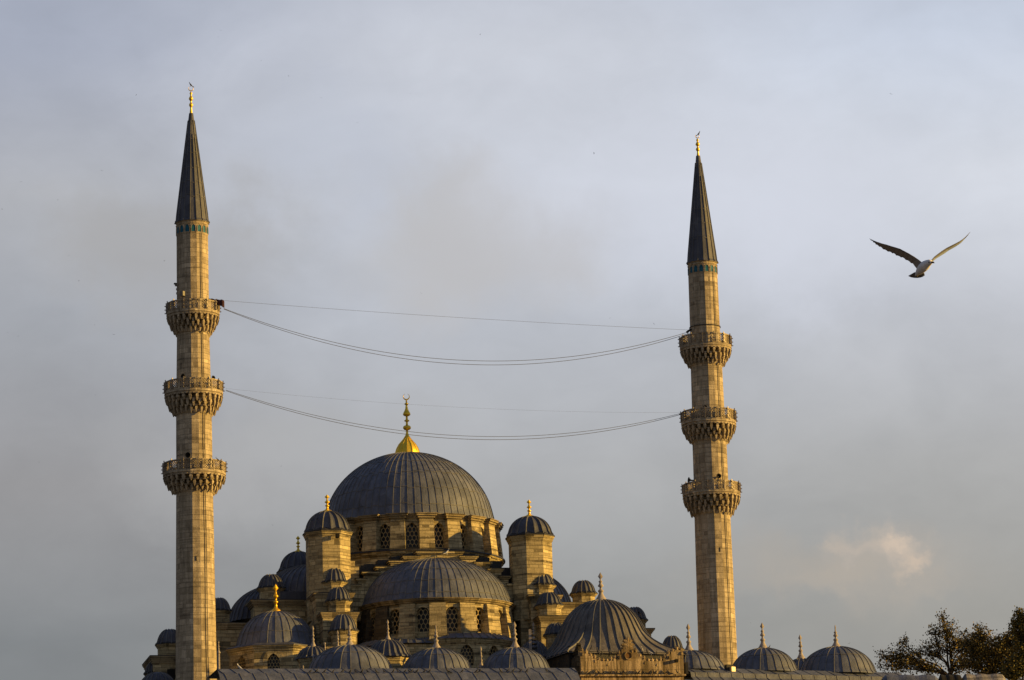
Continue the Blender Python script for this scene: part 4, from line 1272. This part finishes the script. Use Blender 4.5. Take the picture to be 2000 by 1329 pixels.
# dark drain hole and box at the right end
mb = MB(); q = P(1321, 1291, gy(1321) - .2); mb.box(q.x, q.y, q.z - .12, q.z + .12, .12, .2, TH, 0)
mb.build('drain_hole', [M_dark], gate)
mb = MB(); q = P(1338.5, 1306, gy(1338) + .5); mb.box(q.x, q.y, q.z - .5, q.z + .45, .12, .5, TH, 0); mb.build('end_box', [M_iron], gate)

# big bell shaped dome behind the gate, spreading to a square foot
AP = Ax(1176, 1230, gy(1190) + 8.5)
zpf = AP.z(1272, AP.m(110)); zpa = AP.z(1173, 0); HP = zpa - zpf
spec = [(0, 1.0), (16, .985), (30, .955), (44, .905), (57, .835), (68, .75), (77, .65), (84, .55), (90, .45), (97, .35), (106, .25), (116, .165), (127, .10), (137, .05), (147, .0), (155, -.06)]
# smooth refine
prf = []
for (a, b_) in zip(spec, spec[1:]):
    for q in range(3): f = q / 3; prf.append((a[0] + (b_[0] - a[0]) * f, a[1] + (b_[1] - a[1]) * f))
prf.append(spec[-1]); prf = prf[::-1]
prp = [(AP.m(r * .93), zpf + h * HP) for r, h in prf]
cang = R_(-24)


def rsq(r, z, a):
    f = max(0.0, min(1.0, (.42 - (z - zpf) / HP) / .42)); f = f ** 1.3
    q = (a - cang) % (PI / 2); q = min(q, PI / 2 - q)      # 0 at corners
    sq = 1 / max(math.cos(PI / 4 - q), .70)
    return r * (1 + f * (sq * .86 - 1))


mb = MB(); lathe(mb, AP.x, AP.y, prp, 144, cang, 0, True, rsq)
ribs(mb, AP.x, AP.y, prp, 36, cang, .10, .11, 1, rsq)
gd = mb.build('gate_dome', [M_plead, M_rib], gate)
finial(gd, AP, 1173, 1118, 12, 'stone', z0=zpa - .05)
mb = MB(); lathe(mb, AP.x, AP.y, [(AP.m(168), ZG), (AP.m(168), zpf - .25), (AP.m(174), zpf - .15)], 4, cang, 0, False)
mb.build('dome_base', [M_soot], gate)

# ============================================================ RIGHT ARCADE
TR = R_(24); YR1 = 300.0; xR = P(1342, 1305, YR1).x
uYR = lambda u: YR1 + (P(u, 1306, 303).x - xR) * math.tan(TR)
ZR2 = P(1342, 1304, YR1).z
arc2 = thing('courtyard_arcade', (xR + 8, 304, ZG), 'lead roofed arcade with low domes right of the gate, in front of the right minaret', 'arcade')
qR = arcade_roof(arc2, 1338, 1760, uYR, ZR2, TR, 60, back=8.5, prof=((0, 0), (1.0, .50), (1.1, .9), (3.4, 2.4)), sp=1.12)
arcade_dome(arc2, 1347, 1271, 68, 1218, uYR(1347) + 2.9, ZR2, nr=26)
arcade_dome(arc2, 1492, 1266, 64, 1216, uYR(1492) + 2.8, ZR2, nr=26)
arcade_dome(arc2, 1635, 1263, 74, 1221, uYR(1635) + 3.3, ZR2, nr=28, kind='spike')
ax = Ax(1565, 1300, uYR(1565) + 9.5); dd_, z0_, z1_ = dome(arc2, ax, 32, 1312, 1287, 16, 'dome', .1, flare=.05, rw=.08, rh=.08); finial(dd_, ax, 1287, 1239, 9, 'stone', z0=z1_ - .05)
mb = MB(); polybody(mb, ax, ax.m(32), ZG, z0_, 12, 0); mb.build('wall', [M_stone], arc2)
# floodlight box
mb = MB(); q = P(1424, 1306, uYR(1424) - .3); mb.box(q.x, q.y, q.z - .22, q.z + .3, .33, .22, TR, 0)
fb = mb.build('floodlight', [M_iron]); tag(fb, 'boxy black floodlight with a pale face on the lead roof below the right minaret', 'floodlight')
mb = MB(); q = P(1431, 1308, uYR(1431) - .65); mb.box(q.x, q.y, q.z - .18, q.z + .22, .22, .12, TR + .3, 0)
mb.build('lamp_face', [M_flood], fb)
for i_, (u, v) in enumerate(((1502, 1265), (1447, 1281))): pass

# low walls at the lower right corner
def lowblock(u0, u1, vt, Y, name, label, cat, mt, dep=3.0, jag=0.0):
    mb = MB(); k = pxm(u0, vt, Y); n = 9; prev = None
    for i in range(n):
        a = u0 + (u1 - u0) * i / n; b_ = u0 + (u1 - u0) * (i + 1) / n
        p0 = P(a, vt + random.uniform(-jag, jag), Y); p1 = P(b_, vt, Y)
        mb.box((p0.x + p1.x) / 2, Y + dep / 2, ZG * min(1, max(0, (Y - 60) / 220)) - 2, p0.z, abs(p1.x - p0.x) / 2 + .001, dep / 2, 0, 0)
    return tag(mb.build(name, [mt]), label, cat)


mb = MB()
def lowroof(u0, u1, vt, Y, name, label, cat, mt):
    mb = MB(); A = P(u0, vt, Y); B = P(u1, vt, Y); zt = (A.z + B.z) / 2; r = .35; pts = []
    n = 14; prev = None
    prof = [(-1.6, -2.0), (-1.3, -.9), (-.7, -.25), (-.3, -.03), (0, 0), (.3, -.03), (1.2, -.3), (1.6, -2)]
    for i in range(n + 1):
        f = i / n; x = A.x + (B.x - A.x) * f; e = 0 if 0 < i < n else -.25
        z = A.z + (B.z - A.z) * f + .03 * math.sin(i * 1.3)
        ring = [(x, Y + a, z + d + e) for a, d in prof]
        if prev: mb.add(prev + ring, [(q, q + 1, len(prof) + q + 1, len(prof) + q) for q in range(len(prof) - 1)], 0, True)
        prev = ring
    mb.box((A.x + B.x) / 2, Y, 8, zt - 1.9, abs(B.x - A.x) / 2, 1.5, 0, 1)
    return tag(mb.build(name, [mt, M_stone]), label, cat)


lowroof(1722, 1832, 1319, 240, 'lead_roof_ridge', 'smooth grey lead roof ridge below the tree at the bottom edge', 'roof ridge', M_lead)
lowroof(1833, 1878, 1318.5, 236, 'dark_roof_block', 'black roof block between the grey lead ridge and the pale stone wall', 'roof', M_dark)
M_pale = stone('pale_rubble', (.20, .19, .18), (.34, .32, .30), (.06, .05, .05), bw=.6, rh=.3, stain=.7)
lowroof(1879, 1962, 1317, 232, 'rubble_wall', 'pale grey stone wall top under the trees at the bottom right', 'wall', M_pale)

# ============================================================ TREES
def tree(base_u, base_v, Y, crown, label, nleaf, leafsz, matl, seed, dens=1.0):
    """crown: list of (u, v, ru, rv, weight) blobs"""
    rnd = random.Random(seed)
    bp = P(base_u, base_v, Y); k = pxm(base_u, base_v, Y)
    root = thing('tree', (bp.x, Y, ZG), label, 'tree', 'autumn trees at the right edge')
    tips = []
    mb = MB()
    foot = Vector((bp.x, Y, ZG)); fork = Vector((bp.x, Y, bp.z))
    tubeline(mb, [foot, foot.lerp(fork, .5) + Vector((.2, .1, 0)), fork], .30, 8, 0, taper=.14)
    allp = []
    for (u, v, ru, rv, wgt) in crown:
        c = P(u, v, Y); rx = ru * k; rz = rv * k; ry = rx * .8
        mid = fork.lerp(c, .5) + Vector((rnd.uniform(-.5, .5), rnd.uniform(-.6, .6), rnd.uniform(-.2, .5)))
        tubeline(mb, [fork - Vector((0, 0, .3)), fork.lerp(mid, .5) + Vector((rnd.uniform(-.2, .2), 0, .1)), mid, mid.lerp(c, .6) + Vector((rnd.uniform(-.3, .3), 0, 0)), c], .11, 6, 0, taper=.035)
        nb = int(30 * wgt)
        for _ in range(nb):
            d = Vector((rnd.gauss(0, 1), rnd.gauss(0, 1), rnd.gauss(0, 1))); d.normalize(); rr = rnd.uniform(.55, 1.06)
            e = c + Vector((d.x * rx * rr, d.y * ry * rr, d.z * rz * rr))
            s_ = mid.lerp(c, rnd.uniform(.1, 1.0))
            m1 = s_.lerp(e, .5) + Vector((rnd.uniform(-.25, .25), rnd.uniform(-.25, .25), rnd.uniform(-.15, .25)))
            tubeline(mb, [s_, m1, e], .032, 4, 0, taper=.012)
            for f in (.3, .5, .7, .85, 1.0, 1.0): allp.append((m1.lerp(e, f) if f > .5 else s_.lerp(m1, f * 2), e))
    mb.build('trunk', [M_bark], root)
    lf = MB()
    for i in range(nleaf):
        c, e = allp[rnd.randrange(len(allp))]
        g = rnd.gauss
        p = c + Vector((g(0, .23), g(0, .23), g(0, .21)))
        d = Vector((g(0, 1), g(0, 1), g(0, 1) - .3)).normalized(); s_ = d.orthogonal().normalized()
        s_ = (Matrix.Rotation(rnd.uniform(0, 6.28), 3, d) @ s_)
        L = leafsz * rnd.uniform(.6, 1.4); w_ = L * .42
        a = p - d * L / 2; b2 = p + d * L / 2
        lf.add([tuple(a), tuple(p + s_ * w_), tuple(b2), tuple(p - s_ * w_)], [(0, 1, 2, 3)], 0, False)
    lf.build('crown', [matl], root)
    return root


tree(1856, 1318, 335, [(1885, 1275, 30, 26, .9), (1905, 1250, 22, 18, .6), (1870, 1300, 30, 18, .7), (1790, 1300, 40, 20, .9), (1760, 1255, 14, 12, .35), (1745, 1275, 26, 18, .6), (1825, 1236, 20, 14, .5), (1850, 1228, 30, 20, .9), (1815, 1268, 34, 20, 1.0), (1775, 1284, 34, 22, 1.2), (1738, 1300, 32, 24, 1.0), (1868, 1248, 34, 22, 1), (1850, 1262, 45, 18, .8), (1895, 1255, 26, 24, .7), (1842, 1204, 12, 12, .35), (1800, 1305, 45, 16, .8), (1720, 1285, 12, 16, .25), (1890, 1300, 20, 16, .4)],
     'thin autumn tree with a forked trunk and see-through twigs right of the last dome', 8000, .17, M_leaf, 3)
tree(1935, 1330, 330, [(1905, 1260, 26, 24, .9), (1900, 1290, 24, 24, .8), (1965, 1300, 34, 24, 1.2), (1930, 1264, 38, 22, 1.1), (1965, 1256, 30, 22, 1.1), (1945, 1280, 45, 30, 1.5), (1915, 1235, 22, 18, .5), (1985, 1262, 30, 34, 1.2), (1925, 1305, 30, 18, .8)],
     'denser dark green autumn tree between the thin tree and the right edge', 12000, .18, M_leaf, 5)
tree(2003, 1340, 322, [(2000, 1225, 28, 24, 1.2), (1992, 1205, 10, 14, .3), (2005, 1260, 32, 34, 1.6), (1990, 1300, 30, 26, 1.2), (2020, 1220, 40, 40, 1.2), (1975, 1318, 26, 12, .8)],
     'yellowish leafy tree cut off by the right edge of the picture', 14000, .17, M_leaf2, 9)

# ============================================================ BIRDS
def gull():
    Y0 = 45.0; c = P(1795, 525, Y0)
    def G(x, y, d=0.0):      # enlarged-crop coordinates to world, d metres further away
        u = 1680 + x / 8.3333; v = 430 + y / 8.3333; q = P(u, v, Y0 + d); return q
    root = thing('seagull', tuple(c), 'large white seagull gliding with raised wings in the open sky right of the right minaret', 'seagull')
    mb = MB()
    # body lofted from tail root to head
    ax_ = [(905, 905, .16, 14), (930, 872, .12, 38), (965, 830, .07, 62), (1010, 785, .01, 80), (1055, 745, -.05, 82), (1090, 716, -.09, 68), (1112, 700, -.12, 56), (1132, 692, -.14, 50), (1152, 690, -.16, 36), (1168, 692, -.175, 14)]
    prev = None; n = 16; k = .12 * pxm(1800, 520, Y0)
    pts = [G(x, y, d) for x, y, d, r in ax_]
    for i, (x, y, d, r) in enumerate(ax_):
        p = pts[i]; t_ = (pts[min(i + 1, len(pts) - 1)] - pts[max(0, i - 1)]).normalized()
        s_ = t_.cross(Vector((0, 0, 1))).normalized(); u_ = s_.cross(t_)
        ring = [tuple(p + (s_ * math.cos(2 * PI * q / n) * .95 + u_ * math.sin(2 * PI * q / n)) * r * k) for q in range(n)]
        if prev: mb.add(prev + ring, [(q, (q + 1) % n, n + (q + 1) % n, n + q) for q in range(n)], 0, True)
        else: mb.add(ring, [tuple(range(n))], 0, True)
        prev = ring
    mb.add(prev, [tuple(range(n - 1, -1, -1))], 0, True)
    # tail fan
    tl_ = [(925, 868, .10), (885, 858, .14), (785, 915, .24), (830, 935, .25), (880, 944, .25), (930, 946, .24), (985, 938, .22), (1020, 925, .20), (1052, 903, .18), (1042, 868, .12), (985, 850, .08)]
    vs = [tuple(G(*q)) for q in tl_] + [tuple(G(q[0], q[1] - 8, q[2] + .012)) for q in tl_]; n_ = len(tl_)
    mb.add(vs, [tuple(range(n_)), tuple(range(2 * n_ - 1, n_ - 1, -1))] + [(i, (i + 1) % n_, n_ + (i + 1) % n_, n_ + i) for i in range(n_)], 3, False)
    # wings: stations of leading edge, trailing edge
    def wing(st, inner):
        m_ = 8; rows = []
        for i, (lx, ly, ld, tx_, ty_, td, th) in enumerate(st):
            A, B = G(lx, ly, ld), G(tx_, ty_, td); row = []
            nrm = Vector((0, .15, 1)).normalized()
            top = []; bot = []
            for j in range(m_ + 1):
                f = j / m_; tk = th * (math.sqrt(f) * (1 - f) * 2.2 + .05 * (1 - f)); q = A.lerp(B, f)
                top.append(tuple(q + nrm * tk)); bot.append(tuple(q - nrm * tk * .35 - Vector((0, .002, 0))))
            rows.append((top, bot))
        ns = len(rows)
        for i in range(ns - 1):
            tipf = i / (ns - 1)
            for j in range(m_):
                mtop = 3 if tipf < .74 else 4
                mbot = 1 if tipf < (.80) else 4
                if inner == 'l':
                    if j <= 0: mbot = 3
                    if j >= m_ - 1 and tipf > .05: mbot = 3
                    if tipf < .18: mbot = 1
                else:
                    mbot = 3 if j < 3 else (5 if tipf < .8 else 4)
                t0, b0 = rows[i]; t1, b1 = rows[i + 1]
                mb.add([t0[j], t1[j], t1[j + 1], t0[j + 1]], [(0, 1, 2, 3)], mtop, True)
                mb.add([b0[j], b0[j + 1], b1[j + 1], b1[j]], [(0, 1, 2, 3)], mbot, True)
            mb.add([rows[i][0][0], rows[i][1][0], rows[i + 1][1][0], rows[i + 1][0][0]], [(0, 1, 2, 3)], 3, True)
            mb.add([rows[i][0][-1], rows[i + 1][0][-1], rows[i + 1][1][-1], rows[i][1][-1]], [(0, 1, 2, 3)], 3, True)
    key = [(1010, 695, .0, 925, 800, .16), (955, 650, .0, 895, 762, .17), (880, 600, .01, 855, 712, .18), (790, 545, .02, 770, 660, .19), (720, 508, .02, 690, 612, .19), (650, 470, .02, 610, 585, .2), (570, 445, .03, 545, 545, .2),
           (500, 425, .04, 480, 520, .19), (430, 402, .05, 395, 485, .18), (360, 385, .06, 330, 440, .16), (300, 365, .07, 268, 405, .14), (240, 345, .09, 232, 372, .12), (195, 325, .11, 192, 340, .12), (148, 303, .13, 149, 306, .13)]
    st = []
    for a, b_ in zip(key, key[1:]):
        for q in range(3):
            f = q / 3; L = [a[i] + (b_[i] - a[i]) * f for i in range(6)]
            jag = (8 if q == 1 else -4) * (1 if len(st) > 4 else 0); L[4] += jag; st.append(tuple(L) + (.028 * (1 - len(st) / 45),))
    st.append(key[-1] + (.002,)); wing(st, 'l')
    key = [(1135, 690, -.04, 1165, 705, .06), (1165, 655, -.02, 1192, 668, .10), (1205, 608, 0, 1238, 630, .13), (1250, 570, .01, 1295, 594, .15), (1320, 515, .02, 1370, 548, .17), (1400, 462, .03, 1450, 492, .18), (1470, 425, .03, 1520, 455, .19), (1540, 390, .04, 1580, 418, .19),
           (1610, 353, .06, 1645, 372, .18), (1665, 318, .08, 1685, 328, .16), (1710, 280, .10, 1722, 288, .15), (1750, 240, .12, 1757, 247, .15), (1788, 197, .14, 1790, 199, .145)]
    st = []
    for a, b_ in zip(key, key[1:]):
        for q in range(3):
            f = q / 3; L = [a[i] + (b_[i] - a[i]) * f for i in range(6)]; st.append(tuple(L) + (.020 * (1 - len(st) / 42),))
    st.append(key[-1] + (.002,)); wing(st, 'r')
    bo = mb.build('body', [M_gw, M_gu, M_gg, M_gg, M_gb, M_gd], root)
    mb = MB(); prev = None; pts = [G(1160, 690, -.17), G(1185, 690, -.20), (G(1203, 693, -.215)), G(1212, 703, -.22)]; rr = [20, 15, 12, 3]
    for p_, r in zip(pts, rr):
        ring = [(p_.x + .3 * r * k * math.cos(2 * PI * q / 8), p_.y + r * k * .7 * math.cos(2 * PI * q / 8), p_.z + r * k * math.sin(2 * PI * q / 8)) for q in range(8)]
        if prev: mb.add(prev + ring, [(q, (q + 1) % 8, 8 + (q + 1) % 8, 8 + q) for q in range(8)], 0, True)
        prev = ring
    mb.add(prev, [tuple(range(8))], 0, True)
    mb.build('beak', [M_beak], root)
    mb = MB(); e = G(1122, 686, -.185); lathe(mb, e.x, e.y, [(0.0, e.z - .008), (.009, e.z - .005), (.012, e.z), (.009, e.z + .005), (0, e.z + .008)], 8, 0, 0, True); mb.build('eye', [M_gb], root)
    mb = MB(); e0, e1 = G(905, 895, .14), G(960, 905, .17)
    tubeline(mb, [e0, e0.lerp(e1, .5), e1], .008, 6, 0); e2 = G(930, 922, .16); tubeline(mb, [e0.lerp(e1, .3), e2], .007, 6, 0); mb.build('foot', [M_beak], root)


gull()

# perched pigeons
def pigeon_mesh():
    mb = MB(); prev = None; n = 8
    spine = [(-.17, .02, .012), (-.12, .045, .03), (-.06, .09, .055), (0, .12, .068), (.05, .16, .06), (.08, .205, .042), (.09, .24, .034), (.10, .27, .033), (.12, .285, .018), (.15, .28, .006)]
    for (x, z, r) in spine:
        ring = [(x + r * .2 * math.sin(2 * PI * q / n), r * .85 * math.cos(2 * PI * q / n), z + r * math.sin(2 * PI * q / n)) for q in range(n)]
        if prev: mb.add(prev + ring, [(q, (q + 1) % n, n + (q + 1) % n, n + q) for q in range(n)], 0, True)
        prev = ring
    mb.add([(-.15, -.03, .05), (-.15, .03, .05), (-.27, .04, -.01), (-.27, -.04, -.01), (-.15, -.03, .03), (-.15, .03, .03), (-.27, .04, -.02), (-.27, -.04, -.02)],
           [(0, 1, 2, 3), (7, 6, 5, 4), (0, 3, 7, 4), (1, 5, 6, 2), (3, 2, 6, 7)], 0, False)
    for s_ in (-.025, .025): mb.box(0.01, s_, -.02, .07, .006, .006, 0, 0)
    me = bpy.data.meshes.new('pigeon'); me.from_pydata(mb.v, [], mb.f); me.polygons.foreach_set('use_smooth', mb.s); me.materials.append(M_pig); return me


PM = pigeon_mesh(); PW = PM.copy(); PW.materials[0] = M_pigw


def pigeon(p, rz, sc, label, grp, me=None, tilt=0.0):
    o = bpy.data.objects.new('pigeon', me or PM); C.objects.link(o); o.location = p; o.rotation_euler = (0, tilt, rz); o.scale = (sc, sc, sc)
    tag(o, label, 'pigeon', grp)


rp = random.Random(4)
# along the crease of the left arcade roof
p0 = P(424, 1308, uY(424)); 
def on_crease(u):
    s_ = ((P(u, 1308, uY(u)).x) - p0.x - 1.08 * math.sin(TH)) / math.cos(TH)
    v_ = Vector(qL(s_, 1.08, .51)); v_.z += .03; return v_


for u in (609, 621, 635, 653, 670, 685, 694, 708, 720, 735, 751, 770, 776, 792, 799, 805, 817, 829, 840, 873, 878, 903, 932, 939, 978, 992, 1004, 1016, 1030, 1066):
    pigeon(on_crease(u + rp.uniform(-1.5, 1.5)), rp.choice((0, PI)) + rp.uniform(-.7, .7), rp.uniform(1.15, 1.5), 'dark pigeon perched in the row along the crease of the left arcade roof', 'pigeons on the left arcade roof crease')
# ledge of the gate
for i in range(24):
    u = 1137 + 186 * i / 23 + rp.uniform(-3, 3)
    if 1305 < u < 1316: continue
    A = P(u, 1313, gy(u) - .05); v_ = Vector((A.x, A.y, zl2 - .06)) + NV * .2
    pigeon(v_, rp.choice((0.2, PI + .2)) + rp.uniform(-.6, .6), rp.uniform(1.1, 1.45), 'dark pigeon perched in the row along the gateway ledge', 'pigeons on the gateway ledge')
# on the crest
for (u, v, wh, lab) in ((1157, 1270, 0, 'leftmost dark pigeon on the gateway crest'), (1178, 1268, 0, 'dark pigeon raising its wings on the left dip of the gateway crest'),
                        (1192, 1274, 0, 'upright dark pigeon on the gateway crest left of the centre point'), (1167, 1277, 0, 'low dark pigeon in the left dip of the gateway crest'),
                        (1224, 1250, 0, 'small dark pigeon beside the centre point of the gateway crest'), (1237, 1263, 0, 'dark pigeon just right of the centre point of the gateway crest'),
                        (1255, 1273, 1, 'white and black pigeon on the right dip of the gateway crest'), (1273, 1273, 1, 'white pigeon with lowered head near the right end of the gateway crest'),
                        (1264, 1284, 0, 'dark pigeon low between the two white ones on the gateway crest'), (1284, 1283, 0, 'dark pigeon right of the white one on the gateway crest')):
    z = P(u, crest(u) + 3, gy(u)).z + .38
    A = P(u, 1290, gy(u)); pigeon((A.x, A.y + .25, z), rp.uniform(0, 6.28), 1.35, lab, 'pigeons on the gateway crest', PW if wh else None, tilt=-.4 if not wh else .2)
# others
for (u, v, Y, lab) in ((372.5, 167, AL.Y, 'dark bird perched on the crescent tip of the left minaret'), (1364.6, 262.5, AR.Y, 'dark bird perched on the crescent tip of the right minaret'),
                       (425, 899, AL.Y - 1.5, 'dark pigeon on the lowest balcony rail of the left minaret'), (1502, 1266, uYR(1492) + 2.6, 'brown pigeon beside the finial of the dome right of the minaret'),
                       (1248, 1197, Yof(1240, 4.0) - .8, 'dark bird perched on the far small cupola right of the gate dome')):
    pigeon(P(u, v, Y) - Vector((0, 0, .1)), rp.uniform(0, 6), 1.25, lab, 'single perched birds')
# pale bird and heap on the drum ledge
q = P(873, 1083, Yof(868, 9.8)); pigeon(q, .6, 1.7, 'pale bird standing on the ledge at the foot of the main dome windows', 'single perched birds', PW)
pigeon(P(468, 1309, uY(468) + .4), 2.6, 1.8, 'pale bird standing on the left end of the arcade roof', 'single perched birds', PW)

# distant flying birds
def fly_mesh():
    mb = MB()
    mb.add([(-.18, 0, 0), (0, -.05, .03), (.22, 0, 0), (0, .05, .03), (0, 0, -.05)], [(0, 1, 4), (1, 2, 4), (2, 3, 4), (3, 0, 4), (0, 3, 1), (1, 3, 2)], 0, True)
    for s_ in (-1, 1):
        vs = []
        for (y, z, x0, x1) in ((.03, .02, -.06, .1), (.28, .14, -.05, .1), (.5, .12, -.08, .03), (.62, .08, -.08, -.06)):
            vs += [(x0, s_ * y, z), (x1, s_ * y, z), (x0, s_ * y, z - .015), (x1, s_ * y, z - .015)]
        fs = []
        for i in range(3):
            a = i * 4; b_ = a + 4; fs += [(a, a + 1, b_ + 1, b_), (a + 2, b_ + 2, b_ + 3, a + 3), (a, b_, b_ + 2, a + 2), (a + 1, a + 3, b_ + 3, b_ + 1)]
        mb.add(vs, fs, 0, True)
    me = bpy.data.meshes.new('distant_bird'); me.from_pydata(mb.v, [], mb.f); me.materials.append(M_pig); return me


FM = fly_mesh(); rf_ = random.Random(12)
for (u, v) in ((426, 73), (431, 60), (510, 119), (266, 186), (627, 191), (564, 149), (698, 240), (41, 356), (113, 391), (4, 409), (134, 500), (199, 334), (154, 549), (321, 510), (13, 650), (36, 657), (185, 635), (222, 654),
               (1192, 622), (1160, 300), (1740, 184), (549, 911), (532, 1026), (186, 772), (77, 903), (1466, 1217), (1659, 1257), (938, 68), (823, 573), (1277, 633), (802, 183)):
    o = bpy.data.objects.new('distant_bird', FM); C.objects.link(o); o.location = P(u, v, rf_.uniform(420, 560)); o.rotation_euler = (rf_.uniform(-.4, .4), rf_.uniform(-.3, .3), rf_.uniform(0, 6.28))
    k_ = rf_.uniform(.22, .38); o.scale = (k_, k_, k_)
    tag(o, 'tiny dark bird flying far off in the cloudy sky', 'bird', 'distant flying birds')
